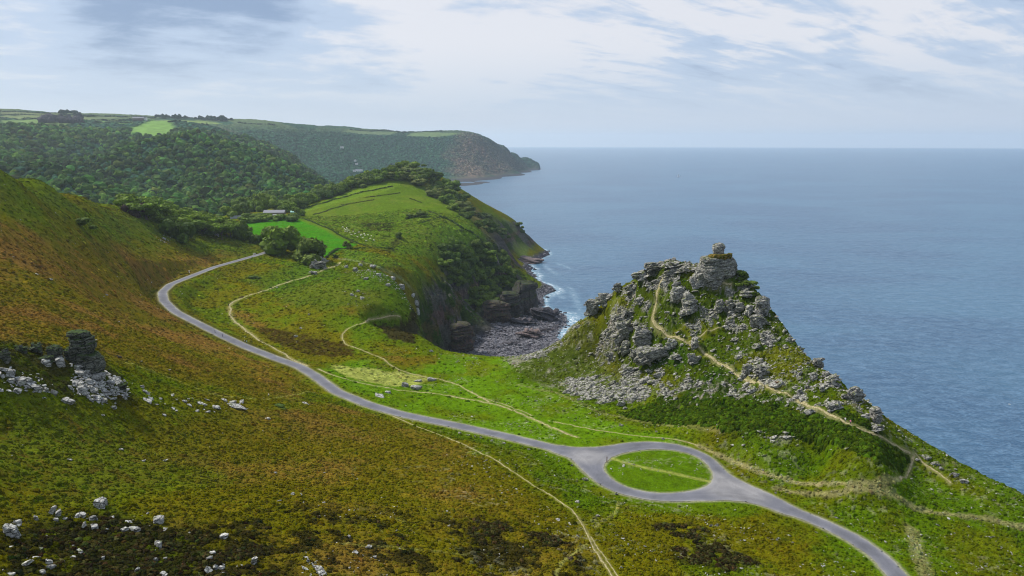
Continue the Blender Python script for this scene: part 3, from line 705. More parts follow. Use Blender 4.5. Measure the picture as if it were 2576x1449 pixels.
sea = mesh_np('sea', np.stack([SX, SY, AA * 0], -1).reshape(-1, 3), grid_faces(len(rr), len(ang)), smat, attrs={'shallow': sh})
tag(sea, kind='structure')

# ---- asphalt road
x0, x1 = min(l[:, 0].min() for l in road_lines) - 6, max(l[:, 0].max() for l in road_lines) + 6
y0, y1 = min(l[:, 1].min() for l in road_lines) - 6, max(l[:, 1].max() for l in road_lines) + 6
st_ = 0.7
RX, RY = np.meshgrid(np.arange(x0, x1, st_), np.arange(y0, y1, st_))
s0 = road_sdf(RX, RY, 12)
wob = (fbm(RX, RY, 2.2, 4, 501, .6) - .5) * .8
s0 = s0 + wob
gy, gx = np.gradient(s0, st_)
gl = np.hypot(gx, gy) + 1e-6
outm = (s0 > 0) & (s0 < 2.2)
RX = np.where(outm, RX - gx / gl * s0, RX); RY = np.where(outm, RY - gy / gl * s0, RY)
inn = s0 < 0
fc = grid_faces(*RX.shape)
keep = inn.ravel()[fc].any(1)
fc = fc[keep]
used, inv = np.unique(fc, return_inverse=True)
rx_, ry_ = RX.ravel()[used], RY.ravel()[used]
rz_ = G.h(rx_, ry_) + .10
d_in = np.clip(-s0.ravel()[used], 0, 6)
jn = np.zeros(len(used)); 
for X, Y, r in ((1478,1148,10), (1500,1150,8), (1830,1228,12), (1870,1240,11), (1800,1200,6)):
    p = G.hit(X, Y); jn = np.maximum(jn, smooth(r, r * .35, np.hypot(rx_ - p[0], ry_ - p[1])))
rn = fbm(rx_, ry_, 5, 4, 511)
rc = np.zeros((len(used), 3), np.float32) + C(.125, .127, .148)
rc += (C(.21, .205, .21) - rc) * (jn * (.5 + .6 * rn))[:, None]
edge = smooth(.9, .1, d_in)
rc += (C(.27, .26, .21) - rc) * (edge * (.15 + .7 * rn))[:, None]
rc *= (.75 + .5 * rn)[:, None] * (1 - .14 * smooth(1.2, 2.2, d_in) + .10 * smooth(2.4, 3.0, d_in) - .10 * smooth(.62, .66, fbm(rx_, ry_, 4, 2, 515)))[:, None]
rmat, t = mat_new('asphalt')
pos = objpos(t); pc = t.new('ShaderNodeVertexColor', layer_name='paint').outputs[0]
nn = t.noise(pos, 4.0, 4, .7)
finish(t, t.vmath('SCALE', pc, scale=t.math('MULTIPLY_ADD', nn, .6, .7)), .85, t.new('ShaderNodeBump', ins={'Strength': .3, 'Distance': .1, 'Height': nn}).outputs[0], .2)
road = mesh_np('road', np.stack([rx_, ry_, rz_], -1), inv.reshape(-1, 4), rmat, cols=rc)
tag(road, kind='structure')

# ---- trodden footpaths
pmat, t = mat_new('trodden_earth')
pos = objpos(t); nn = t.noise(pos, 1.4, 4, .7)
colp = t.mix(t.ramp(nn, (.35, .62, 0., 1.)), (.15, .13, .05), (.36, .31, .18))
finish(t, colp, .95, t.new('ShaderNodeBump', ins={'Strength': .4, 'Distance': .2, 'Height': nn}).outputs[0], .1)
lift = [0.04]
def footpath(pts, w, vis=1.0):
    w *= .88
    l = resample(on_land(pts), .8)
    tg = np.gradient(l[:, :2], axis=0); tg /= np.hypot(*tg.T)[:, None] + 1e-9
    nr = np.stack([-tg[:, 1], tg[:, 0]], -1)
    k = np.arange(len(l)) * .8
    wob = (vnoise(k / 9, k * 0 + w * 7, 3) - .5) * w * 1.0
    w = w * .72
    hw = w / 2 * (.6 + .6 * vnoise(k / 5, k * 0 + 5, 9))
    cr = np.array([-1, -.5, 0, .5, 1])
    px_ = l[:, 0, None] + nr[:, 0, None] * (cr * hw[:, None] + wob[:, None]); py_ = l[:, 1, None] + nr[:, 1, None] * (cr * hw[:, None] + wob[:, None])
    lift[0] += .006
    pz_ = G.h(px_, py_)
    pz_ = np.maximum(pz_, pz_.mean(1, keepdims=True) - .2) + lift[0] + np.array([-.08, 0, 0, 0, -.08])
    o = mesh_np('footpath', np.stack([px_, py_, pz_], -1).reshape(-1, 3), grid_faces(len(l), 5), pmat)
    tag(o, kind='structure'); return l
path_lines = [footpath(*p) for p in PATHS]
# ------------------------------------------------------------------ helpers for things
def hash3(p, seed=0):
    q = np.floor(p).astype(np.int64)
    return _perm[((q[..., 0] * 73856093) ^ (q[..., 1] * 19349663) ^ (q[..., 2] * 83492791) ^ (seed * 2654435)) & 65535]
def noise3(p, seed=0):
    f = p - np.floor(p); f = f * f * (3 - 2 * f); out = 0
    for i in (0, 1):
        for j in (0, 1):
            for k_ in (0, 1):
                wgt = (f[..., 0] if i else 1 - f[..., 0]) * (f[..., 1] if j else 1 - f[..., 1]) * (f[..., 2] if k_ else 1 - f[..., 2])
                out = out + wgt * hash3(p + np.array([i, j, k_]), seed)
    return out
def fbm3(p, oct=3, seed=0):
    s_ = 0; a_ = 1; tt = 0
    for o in range(oct): s_ = s_ + a_ * noise3(p * 2.03 ** o + 7.7 * o, seed + o); tt += a_; a_ *= .5
    return s_ / tt
_ico = {}
def ico(sub):
    if sub not in _ico:
        import bmesh
        bm = bmesh.new(); bmesh.ops.create_icosphere(bm, subdivisions=sub, radius=1)
        _ico[sub] = (np.array([v.co[:] for v in bm.verts]), np.array([[v.index for v in fc_.verts] for fc_ in bm.faces])); bm.free()
    return _ico[sub]
def unit(v): return v / (np.linalg.norm(v, axis=-1, keepdims=True) + 1e-9)
def poly_rock(r, sub=2, planes=12, lo=.5):
    V, Fc = ico(sub)
    n = np.concatenate([unit(np.array([(1,0,0),(-1,0,0),(0,1,0),(0,-1,0),(0,0,1),(0,0,-1)]) + r.normal(0, .17, (6, 3))), unit(r.normal(size=(max(3, planes - 6), 3)))])
    d = np.concatenate([r.uniform(.55, .82, 6), r.uniform(.72, 1.1, max(3, planes - 6))])
    dt = V @ n.T
    rad = np.min(np.where(dt > .05, d / np.maximum(dt, .05), 9), 1); rad = np.minimum(rad, 1.35)
    V = V * rad[:, None]
    V = V + (np.stack([fbm3(V * 3 + s_, 2, s_) for s_ in (1, 5, 9)], -1) - .5) * .07
    return V, Fc
def rotz(V, a_):
    c_, s_ = math.cos(a_), math.sin(a_); return np.stack([V[:, 0] * c_ - V[:, 1] * s_, V[:, 0] * s_ + V[:, 1] * c_, V[:, 2]], -1)
def roty(V, a_):
    c_, s_ = math.cos(a_), math.sin(a_); return np.stack([V[:, 0] * c_ + V[:, 2] * s_, V[:, 1], -V[:, 0] * s_ + V[:, 2] * c_], -1)
def depth_of(p): return p[1] * CP - (p[2] - CAM_Z) * SP
def gz(x, y): return float(G.h(x, y))

def rock_material(name, light, dark, moss, moss_amt=.25, red=0.0, tone=1.0):
    m, t = mat_new(name)
    pos = objpos(t)
    n1_ = t.noise(pos, .55, 5, .65); n2_ = t.noise(pos, 2.3, 4, .7)
    sv = t.vmath('MULTIPLY', t.new('ShaderNodeVectorRotate', rotation_type='EULER_XYZ', ins={'Vector': pos, 'Rotation': (.25, .38, 0)}).outputs[0], (.5, .5, 3.2))
    s3 = t.noise(sv, .8, 5, .7, .5)
    cc = t.mix(t.ramp(t.math('ADD', t.math('MULTIPLY', n2_, .6), t.math('MULTIPLY', n1_, .4)), (.38, .60, 0., 1.)), dark, light)
    cc = t.mix(t.math('MULTIPLY', t.ramp(s3, (.40, .50, 1., 0.)), .75), cc, tuple(x * .35 for x in dark))  # bed lines darkened, shadow of the gaps put into the colour
    nrm = t.new('ShaderNodeSeparateXYZ', ins={0: t.new('ShaderNodeNewGeometry').outputs['Normal']}).outputs[2]
    mm = t.math('MULTIPLY', t.ramp(nrm, (.35, .85, .15, 1.)), t.ramp(n1_, (.60 - moss_amt * .4, .70 - moss_amt * .4, 0., 1.)))
    cc = t.mix(mm, cc, moss)
    if red: cc = t.mix(t.math('MULTIPLY', t.ramp(n1_, (.5, .62, 0., 1.)), red), cc, (.22, .085, .07))
    vr = t.new('ShaderNodeTexVoronoi', feature='DISTANCE_TO_EDGE', ins={'Vector': t.vmath('ADD', t.vmath('MULTIPLY', pos, (.55, .55, 1.0)), t.vmath('SCALE', t.noise(pos, 1.0, 3, .6, out=1), scale=.5)), 'Scale': .9})
    cc = t.mix(t.ramp(vr.outputs['Distance'], (.0, .07, .9, 0.)), cc, tuple(x * .22 for x in dark))  # cracks with the shade of the rock gaps painted in
    rnd = t.new('ShaderNodeObjectInfo').outputs['Random']
    cc = t.vmath('SCALE', cc, scale=t.math('MULTIPLY_ADD', rnd, .35, .8 * tone))
    finish(t, cc, .92, t.new('ShaderNodeBump', ins={'Strength': .9, 'Distance': .35, 'Height': t.math('ADD', t.math('ADD', s3, n2_), t.ramp(vr.outputs['Distance'], (0., .1, 0., .8)))}).outputs[0], .15)
    return m
M_ROCK = rock_material('grey_lichened_rock', (.53, .51, .46), (.17, .165, .15), (.075, .095, .012), .3)
M_PALE = rock_material('pale_weathered_rock', (.60, .59, .55), (.24, .235, .22), (.10, .12, .04), .12)
M_DARK = rock_material('dark_mossy_rock', (.21, .205, .18), (.05, .05, .042), (.03, .055, .008), .75)
M_SHORE = rock_material('dark_shore_rock', (.13, .125, .145), (.04, .038, .046), (.05, .07, .03), .05, .15)
M_PINK = rock_material('pinkish_shore_rock', (.27, .21, .20), (.09, .07, .075), (.08, .10, .03), .1, .2)
M_CLIFF = rock_material('dark_cliff_rock', (.13, .118, .12), (.035, .032, .035), (.028, .05, .010), .55, .2)
M_SHINGLE = rock_material('grey_beach_stone', (.33, .32, .35), (.10, .096, .108), (.05, .06, .03), .03)
M_RED = rock_material('reddish_cliff_rock', (.13, .095, .09), (.05, .04, .042), (.03, .05, .012), .45, .35)

ROCK_COUNT = [0]
def crag_mesh(w_, d_, h_, seed, tilt=.35, layer=1.1, amp=.13, sub=4, planes=10, lo=.7, boxy=.5):
    """a weathered outcrop: split into tilted beds and upright joints; base at z = 0"""
    r = np.random.default_rng(seed)
    V, Fc = ico(sub)
    q_ = np.sign(V) * np.abs(V) ** (1 - boxy * .55); V = q_ / np.max(np.abs(q_), axis=1, keepdims=True) ** (boxy * .6)
    n = unit(r.normal(size=(planes, 3)) * (1, 1, .5)); dd = r.uniform(lo, 1.05, planes)
    U = unit(V); dt = U @ n.T; rad = np.min(np.where(dt > .05, dd / np.maximum(dt, .05), 9), 1)
    V = U * np.minimum(np.linalg.norm(V, axis=1), rad * 1.1)[:, None]
    V = V * (w_ / 2, d_ / 2, h_ / 2)
    bed = V[:, 2] * math.cos(tilt) - V[:, 0] * math.sin(tilt) + (fbm3(V / (layer * 3.5) + seed, 2, seed) - .5) * layer * 1.6
    L_ = bed / layer; fr = L_ - np.floor(L_)
    rnd_ = _perm[(np.floor(L_).astype(int) * 7919 + seed * 31) & 65535]
    blk = hash3(np.stack([V[:, 0] / (layer * 2.6) + rnd_ * 9, V[:, 1] / (layer * 2.6) + rnd_ * 5, L_], -1), seed)
    off = (rnd_ - .5) * 1.0 + (blk - .5) * 1.1 - np.exp(-((fr - .0) / .12) ** 2) * .5 - np.exp(-((fr - 1.0) / .12) ** 2) * .5
    sc_ = amp * min(w_, h_ * 1.2)
    V = V + unit(V * (1, 1, .35)) * (off * sc_)[:, None]
    V = V + (np.stack([fbm3(V / (layer * 1.2) + s_, 3, s_) for s_ in (1, 5, 9)], -1) - .5) * layer * .5
    V[:, 2] += h_ / 2 * .82
    return V, Fc
def merge(parts):
    V = np.concatenate([p_[0] for p_ in parts]); n0 = 0; F_ = []
    for v_, f_ in parts: F_.append(f_ + n0); n0 += len(v_)
    return V, np.concatenate(F_)
def outcrop(w_, d_, h_, seed, dip, n, core=.72):
    """a weathered outcrop: a jointed core with angular slabs leaning on it along one dip"""
    r = np.random.default_rng(seed); parts = []
    V, Fc = crag_mesh(w_ * core, d_ * core, h_ * .95, seed, dip, max(.4, h_ / 6), .10, 4, 9, .6, .6); parts.append((V, Fc))
    for k_ in range(n):
        V, Fc = poly_rock(r, 3, 8, .45)
        L_ = r.uniform(.38, .75) * w_; T_ = r.uniform(.12, .26) * h_; D_ = r.uniform(.35, .6) * d_
        V = V * (L_ / 1.5, D_ / 1.5, T_ / 1.2)
        if r.random() < .25: V = V[:, [2, 1, 0]] * (1, 1, 1.0)
        V = roty(V, -dip + r.uniform(-.25, .25)); V = rotz(V, r.uniform(-.5, .5))
        a_ = r.uniform(0, 6.28); q_ = math.sqrt(r.random()) * .5; zz_ = r.uniform(.02, .80) * h_
        fall = 1 - .55 * (zz_ / h_) ** 1.5
        V = V + (math.cos(a_) * q_ * (w_ - L_ * .6) * fall, -abs(math.sin(a_)) * q_ * d_ * fall, zz_); parts.append((V, Fc))
    V, Fc = merge(parts); lo_, hi_ = V.min(0), V.max(0)
    V = (V - (lo_ + hi_) / 2 * (1, 1, 0) - (0, 0, lo_[2])) / (hi_ - lo_) * (w_, d_, h_ * 1.12); V[:, 2] -= h_ * .12
    return V, Fc
def rock_at(X, Y, wpx, hpx, mat, label, cat='rock', name='rock', group=None, tilt=None, crag=False, deep=.9, seed=None, L=None, layer=None, sub=None, zoff=0):
    p = (L or G).hit(X, Y)
    if p is None: return None
    s_ = depth_of(p) / FPX
    ROCK_COUNT[0] += 1; seed = seed or 100 + ROCK_COUNT[0]
    r = np.random.default_rng(seed)
    w_, h_ = wpx * s_, hpx * s_ * 1.06
    d_ = max(w_, h_) * deep * .8
    if crag:
        if name == 'tor':
            V, Fc = crag_mesh(w_ * .92, d_, h_ * 1.04, seed, tilt, max(.6, h_ / 7), .10, 5, 14, .74, .72); name = 'crag'; V[:, 2] -= .5
        else: V, Fc = outcrop(w_ * 1.02, d_, h_ * .92, seed, .35 if tilt is None else tilt, 6 if wpx < 30 else 11)
    else:
        V, Fc = poly_rock(r, 3, int(r.integers(10, 14)), .5)
        V = rotz(V, r.uniform(0, 6.28)) * (w_ / 1.7, d_ / 1.7, h_ / 1.5)
        V = roty(V, r.uniform(-.15, .5) if tilt is None else tilt); V = rotz(V, r.uniform(-.4, .4))
        V[:, 2] += h_ * .24
    o = mesh_np(name, V, Fc, mat, smooth_sh=False)
    y_ = p[1] + (d_ * .25 if crag else 0)
    o.location = (p[0], y_, gz(p[0], y_) + zoff - (.10 * h_ if crag else .04 * h_) if (L or G) is G else p[2])
    if label: tag(o, label, cat, group)
    return o

# ------------------------------------------------------------------ crags and boulders one can point to
# the summit tower
p = G.hit(1808, 715); s_ = depth_of(p) / FPX
tw = bpy.data.objects.new('rock_tower', None); COL.objects.link(tw); tw.location = (p[0], p[1] + 5, gz(p[0], p[1]))
tag(tw, 'great grey rock tower with a turf cap on the summit of the seaward crag', 'rock tower')
V, Fc = merge([crag_mesh(92 * s_, 66 * s_, 82 * s_, 11, .22, 1.9, .06, 6, 14, .86, 1.0), outcrop(90 * s_, 66 * s_, 40 * s_, 15, .25, 12, .6)]); V[:, 2] -= 1.5
mesh_np('rock_face', V, Fc, M_ROCK, False, tw)
V, Fc = outcrop(48 * s_, 46 * s_, 58 * s_, 14, .3, 8)
o = mesh_np('side_buttress', V, Fc, M_ROCK, False, tw); o.location = (-8.6, -.5, -3.0)
V, Fc = poly_rock(np.random.default_rng(5), 4, 16, .8)
V = V * (41 * s_, 34 * s_, 3.4); V = V + (np.stack([fbm3(V * .9 + q, 3, q) for q in (1, 4, 8)], -1) - .5) * 1.6
turf_m, t = mat_new('turf_cap_mat'); nn = t.noise(objpos(t), .9, 5, .7)
finish(t, t.mix(t.ramp(nn, (.42, .56, 0., 1.)), (.035, .055, .004), (.20, .13, .035)), 1.0, t.new('ShaderNodeBump', ins={'Strength': 1, 'Distance': .5, 'Height': nn}).outputs[0], 0)
o = mesh_np('turf_cap', V, Fc, turf_m, False, tw); o.location = (2.0, -.3, 61.5 * s_)
V, Fc = crag_mesh(31 * s_, 27 * s_, 33 * s_, 23, .2, 1.6, .07, 4, 14, .8, .35)
o = mesh_np('summit_boulder', V, Fc, M_ROCK, False); o.location = (p[0], p[1] + 4.5, gz(p[0], p[1]) + 72.5 * s_)
tag(o, 'upright pale boulder balanced on top of the summit rock tower', 'boulder')

CRAGS = [
 (1490,793,46,44,'dark layered rock end at the seaward foot of the crag\'s left ridge'), (1522,772,52,34,'stepped rock ledge above the layered rock end on the left ridge'),
 (1553,741,30,27,'square perched block like a table on the left ridge of the crag'), (1588,740,46,26,'bulky grey outcrop just right of the table block'),
 (1612,712,50,26,'rough outcrop on the skyline of the left ridge'), (1650,690,60,24,'wide cracked outcrop on the left shoulder of the crag'), (1690,678,60,20,'flat stony crown of the crag\'s left top'),
 (1722,690,44,20,'low outcrop between the flat crown and the summit tower'), (1762,686,44,24,'dark leaning outcrop against the left foot of the summit tower'), (1585,800,40,20,'low outcrop above the purple scree'),
 (1733,802,52,58,'large rounded layered boulder below the summit tower'), (1703,768,38,42,'leaning split rock left of the large layered boulder'), (1712,738,26,20,'squat block on the turf under the summit tower'),
 (1568,862,62,56,'tall slanting crag at the head of the scree'), (1575,892,34,38,'narrow upright slab beside the slanting crag'), (1616,868,56,50,'broad crag right of the slanting crag'),
 (1632,922,78,56,'huge bulging crag in the middle of the scree slope'), (1663,905,40,34,'cracked buttress on the right of the huge bulging crag'), (1580,942,44,20,'rock bench below the slanting crag'), (1600,905,36,26,'wedge of rock between the two scree crags'),
 (1535,905,30,20,'low outcrop left of the scree crags'), (1612,768,30,20,'small outcrop above the left path bend'), (1560,822,40,24,'split outcrop left of the pale path'), (1530,842,30,18,'low outcrop at the top edge of the scree'),
 (1918,796,46,48,'big pale block on the right skyline of the crag'), (1908,826,44,36,'cracked outcrop under the pale skyline block'), (1880,752,38,20,'flat topped outcrop right of the summit tower'),
 (1812,790,30,34,'first upright rock of the row under the summit'), (1838,788,28,36,'second upright rock of the row under the summit, a pale narrow one'), (1862,792,30,30,'third upright rock of the row under the summit'), (1886,794,26,28,'last upright rock of the row under the summit'),
 (1688,880,36,26,'outcrop beside the bend of the pale path'), (1748,882,20,34,'pointed rock standing on the edge of the pale path'), (1742,918,28,30,'outcrop below the pointed path rock'), (1700,915,36,20,'low outcrop under the crossing of the two paths'),
 (1918,948,44,32,'grey outcrop halfway down the right side above the path'), (1882,940,30,28,'twin outcrop left of the halfway outcrop'), (1866,958,22,22,'small outcrop at the edge of the path on the right side'),
 (2046,958,26,22,'rounded boulder on the right slope above the path'), (2060,925,30,26,'layered rocks on the right skyline'), (2078,955,28,20,'flat ledge on the right skyline below the layered rocks'), (2098,972,42,34,'stepped skyline outcrop on the right ridge'),
 (2101,1032,44,30,'low wide outcrop just above the path near the right ridge'), (2152,1012,50,44,'domed pile of cracked rock on the right ridge'), (2203,1066,29,44,'tall stack like a head and shoulders on the right ridge'),
 (2178,1056,22,16,'pale rounded block left of the head shaped stack'), (2210,1092,44,20,'tumbled ledge below the head shaped stack'), (2014,995,20,18,'squarish boulder above the path on the right'), (2030,980,15,15,'pale cube shaped boulder on the right slope'),
 (2125,1005,20,16,'small outcrop leaning on the domed pile'), (1905,880,26,14,'low slab on the bare right slope'), (2068,985,16,14,'small boulder under the stepped skyline outcrop')]
for X, Y, w_, h_, lb in CRAGS:
    rock_at(X, Y, w_, h_, M_ROCK, lb, 'crag' if w_ > 30 else 'rock', 'crag' if w_ > 30 else 'rock', None, crag=True, tilt=.45 if X < 1700 else .2)

# ruined outcrop on the left hillside
for X, Y, w_, h_, m_, lb, tl in [
 (176,905,38,44,M_DARK,'square jointed rock wall joined to the left of the pillar',.05), (137,903,40,40,M_DARK,'flat topped rock wall left of the pillar',.08),
 (88,888,36,32,M_DARK,'broken stub of rock wall farther left of the pillar',.1), (50,885,34,22,M_DARK,'low dark outcrop between the wall stub and the picture edge',.1), (8,906,34,36,M_DARK,'dark outcrop cut by the left picture edge',.1), (110,912,46,24,M_DARK,'mossy rock bank under the flat topped wall',.1), (306,985,26,24,M_DARK,'dark outcrop at the right end of the boulder slope',.3),
 (248,935,30,22,M_DARK,'dark rock step at the right foot of the pillar',.05)]:
    rock_at(X, Y, w_, h_, m_, lb, 'crag', 'tor' if w_ > 30 and h_ > 36 else 'crag', None, crag=True, tilt=tl, layer=None, sub=5)
p = G.hit(214, 930); s_ = depth_of(p) / FPX
V, Fc = merge([crag_mesh(64 * s_, 52 * s_, 56 * s_, 31, .04, 1.7, .05, 5, 12, .86, .95), (lambda q: (q[0] + (-1.2, 0, 44 * s_), q[1]))(crag_mesh(60 * s_, 50 * s_, 72 * s_, 37, .12, 1.2, .09, 5, 13, .78, .5)),
    (lambda q: (q[0] + (-1.8, 0, 98 * s_), q[1]))(crag_mesh(50 * s_, 40 * s_, 16 * s_, 38, .1, .6, .12, 4, 10, .8, .7))])
pl_o = mesh_np('rock_pillar', V * (1.02, 1, .92), Fc, M_DARK, False); pl_o.location = (p[0], p[1] + 2, gz(p[0], p[1] + 2) - .6); tag(pl_o, 'tall ivy dark rock pillar standing over the boulder slope', 'rock pillar')
SLABS = [(115,918,22,20,'upright grey slab below the flat topped wall'),(153,920,20,28,'leaning slab directly below the square jointed wall'),(24,938,32,14,'flat boulder near the left edge below the dark outcrop'),(51,966,28,26,'blocky boulder in the middle of the left boulder group'),
 (29,960,18,12,'small round boulder left of the blocky boulder'),(77,970,30,10,'thin slab right of the blocky boulder'),(43,986,22,12,'lowest slab of the left boulder group'),(97,984,18,16,'pointed boulder at the foot of the slope left of the pillar'),(115,984,12,13,'narrow block beside the pointed boulder'),
 (137,992,18,14,'pale block at the edge of the green grass below the wall'),(170,1012,32,13,'wedge shaped slab alone on the grass below the pillar'),(221,932,42,15,'pale ledge at the very foot of the pillar'),(244,950,50,15,'long white slanting slab under the pillar'),
 (203,942,25,12,'rounded white boulder left of the long slanting slab'),(193,965,28,8,'low slab on the left of the white boulder field'),(224,962,18,13,'pale block in the middle of the white boulder field'),(251,966,26,10,'flat block right of the middle of the white boulder field'),
 (276,968,22,14,'cube shaped block near the right of the white boulder field'),(297,961,24,9,'flat cap stone above the dark right outcrop'),(205,986,26,20,'upended split slab on the left of the white boulder field'),(235,985,25,12,'grey slab in the lower white boulder field'),
 (261,984,28,8,'long flat slab in the lower white boulder field'),(282,992,14,15,'upright block low on the right of the white boulder field'),(253,1006,36,8,'long white slab at the bottom of the boulder field'),(229,1009,14,8,'white block left of the bottom slab'),(309,1003,16,8,'last block right of the white boulder field'),
 (284,1004,26,4,'thin white slab lying right of the bottom slab'),(176,975,12,9,'small block below the thin slab left of the boulder field'),(212,975,14,10,'small grey block above the split slab'),(240,973,16,8,'small slab wedged in the boulder field'),(268,976,14,8,'small wedge near the cube shaped block'),(238,999,15,7,'small white block above the bottom slab'),(221,1000,14,6,'flat white chip above the bottom left block'),
 (595,1024,48,7,'longest flat white slab lying on the hillside turf'),(565,1008,16,5,'thin slab above the longest white slab'),(582,1012,20,4,'narrow slab just above the longest white slab'),(506,1018,24,7,'white slab left of the longest one'),(464,1011,14,6,'small pale rock in the scattered row'),(404,1004,8,5,'small white rock at the left of the scattered row'),
 (368,1008,30,5,'flat pale slab right of the boulder field'),(287,1027,14,9,'pale rock on the grass below the boulder field'),(521,1037,15,4,'thin slab below the scattered row'),(413,1045,10,5,'lone pale stone low in the scattered row'),(357,975,10,8,'pale rock above the flat slab'),(362,985,9,7,'pale block just above the flat slab'),(259,1045,9,3,'tiny flat stone on the green hillside'),
 (672,1055,14,5,'flat stone right of the longest slab'),(304,1132,10,5,'lone white stone on the open lower hillside'),(176,1158,13,5,'flat stone left on the open lower hillside'),(361,1160,12,4,'flat stone right on the open lower hillside'),(301,1175,5,3,'tiny stone on the open lower hillside'),(92,690,9,3,'lone stone high on the left hillside'),(128,703,9,3,'pale stone high on the left hillside'),(268,742,8,3,'small stone on the high brown slope'),
 (253,1275,36,32,'largest white boulder at the bottom left'),(132,1290,15,24,'tall pale rock left of the largest white boulder'),(146,1298,12,20,'second pale rock leaning on the tall one'),(141,1309,15,9,'small pale rock at the foot of the leaning pair'),(203,1301,22,13,'winged flat rock left below the largest white boulder'),
 (235,1310,20,22,'green grey slab below the largest white boulder'),(237,1331,20,18,'dark shattered rock under the green grey slab'),(213,1331,8,20,'thin upright blade of rock'),(32,1348,36,40,'big ribbed rock near the bottom left edge'),(91,1307,12,14,'narrow rock under the gorse near the left edge'),(315,1337,20,15,'white rock left of the lozenge shaped boulder'),
 (339,1337,28,17,'lozenge shaped grey boulder at the bottom left'),(397,1312,32,17,'long speckled slab pointing down right'),(399,1376,22,24,'blue grey leaning slab'),(165,1307,12,8,'small pink rock between the boulders'),(124,1418,18,15,'pale rock low on the left'),(128,1430,20,13,'lower twin of the pale rock low on the left'),(107,1443,18,13,'pale rock at the bottom edge on the left'),(29,1447,18,10,'bluish rock tip at the bottom left corner'),
 (565,1353,24,13,'winged white rock in the dark heather'),(536,1396,14,14,'round white boulder in the dark heather'),(526,1410,18,14,'white rock below the round boulder'),(640,1418,14,26,'tall thin white rock in the dark heather'),(344,1438,10,18,'thin upright white rock at the bottom'),(541,1434,14,16,'white block at the bottom of the heather'),(557,1431,14,11,'pale rock right of the white block'),
 (416,1409,12,12,'small triangular rock below the leaning slab'),(392,1412,10,14,'small upright rock beside the triangular one'),(259,1406,9,10,'small white rock low in the grass'),(412,1446,22,10,'flat white rock at the bottom edge'),(324,1314,16,5,'flat stone above the lozenge boulder'),(269,1335,8,9,'small pale rock left of the white pair'),(227,1364,6,5,'tiny white stone under the shattered rock'),
 (877,1351,10,7,'white rock alone above the dark heath'),(893,1391,16,7,'flat white rock in the dark heath'),(928,1377,12,8,'white rock right of the flat one in the heath'),(943,1404,10,8,'white rock below its neighbour in the heath'),(1005,1381,5,4,'small round white stone in the heath'),(1315,1378,6,5,'small white stone beside the dark patch'),
 (1020,973,18,12,'grey boulder left of the pale pair on the valley lawn'),(1046,978,26,12,'cluster topping boulder on the valley lawn beside the path'),(1052,960,18,7,'flat rock above the lawn boulders'),(1085,957,26,9,'flat rocks beside the upper valley path'),(954,998,28,7,'long flat slab below the middle valley path'),(975,988,18,6,'flat slab just under the middle valley path'),
 (769,1016,18,4,'flat slab left of the road on the brown slope'),(1084,885,10,6,'lone boulder near the edge above the bay'),(744,848,11,7,'pale boulder in the dark heather patch'),(757,827,8,4,'pale stone at the top of the dark heather patch'),(777,792,6,4,'white stone on the upper green slope'),
 (1550,1244,7,8,'rounded white boulder at the lower road verge'),(1472,1207,16,6,'broken flat rocks left of the lower road loop'),(1452,1264,13,6,'flat white stone below the road loop'),(1438,1172,6,6,'small boulder left of the road fork'),(1790,1324,10,7,'left one of two grey stones below the road'),(1803,1323,10,8,'right one of two grey stones below the road'),
 (1503,1299,12,5,'flat stones beside the faint cross path'),(1562,1430,9,8,'small boulder beside the foreground path'),(1562,1018,20,12,'grey wedge boulder at the foot of the crag'),(1572,1029,12,8,'small block below the grey wedge boulder'),(1562,1071,13,6,'pale rock under the fern slope'),(1651,1087,9,4,'small flat stone above the road loop'),(1667,1105,8,6,'pale stone beside the straw track'),
 (2330,1152,26,9,'long flat ledge on the saddle at the right'),(2352,1168,18,8,'second flat ledge down the saddle ridge'),(2368,1180,16,6,'third flat ledge down the saddle ridge'),(2402,1196,22,10,'pale ledge lower on the right ridge'),(2425,1212,20,8,'lowest pale ledge on the right ridge'),(2307,1158,12,6,'small stone in the saddle'),
 (412,602,12,5,'pale stone above the bare patch by the round tree'),(545,594,12,8,'white rock on the crest by the wind bent wood'),(622,600,12,5,'white slab above the road end'),(640,640,8,4,'white stone above the road'),(512,578,12,5,'flat white rock at the wood\'s edge')]
for X, Y, w_, h_, lb in SLABS:
    rock_at(X, Y, w_, h_, M_PALE if X < 1400 else M_ROCK, lb)
for X, Y in ((1156,1087),(1178,1092),(1196,1096),(1211,1099),(1237,1106),(1268,1113),(1330,1128)):
    rock_at(X, Y + 3, 9, 4, M_ROCK, 'low white kerb stone in the row below the road', 'stone', 'kerb_stone', 'stones set along the lower road verge')
# rocky knoll and rows of rock above the bay
for X, Y, w_, h_, lb in [(798,672,44,24,'rough rocky knoll under the dark tree by the road end'),(812,660,30,20,'right shoulder of the rocky knoll'),(785,688,24,12,'low front rock of the knoll'),
  (871,670,10,8,'squarish white block on the crest'),(892,680,16,12,'dark hollowed outcrop on the crest'),(906,666,10,10,'pointed white rock on the crest'),(938,672,18,10,'dome shaped crest rock'),(952,690,12,8,'small dark rock on the crest above the bay'),(988,700,14,10,'crest rock at the path end'),(1010,722,14,14,'grey rock where the crest turns'),
  (1038,745,10,14,'thin rock on the turning crest'),(1046,762,12,14,'white streaked rock above the drop'),(1050,785,12,18,'narrow pale outcrop above the bay edge'),(920,700,14,7,'broken rock below the crest'),(975,716,12,7,'small broken rock below the crest'),(885,740,10,6,'white rock in the rusty patch'),(900,730,10,5,'flat rock above the rusty patch'),(910,748,12,6,'split white rock in the rusty patch')]:
    rock_at(X, Y + 3, w_, h_, M_PALE if w_ < 20 else M_ROCK, lb, 'rock', 'rock', None, crag=w_ > 15)

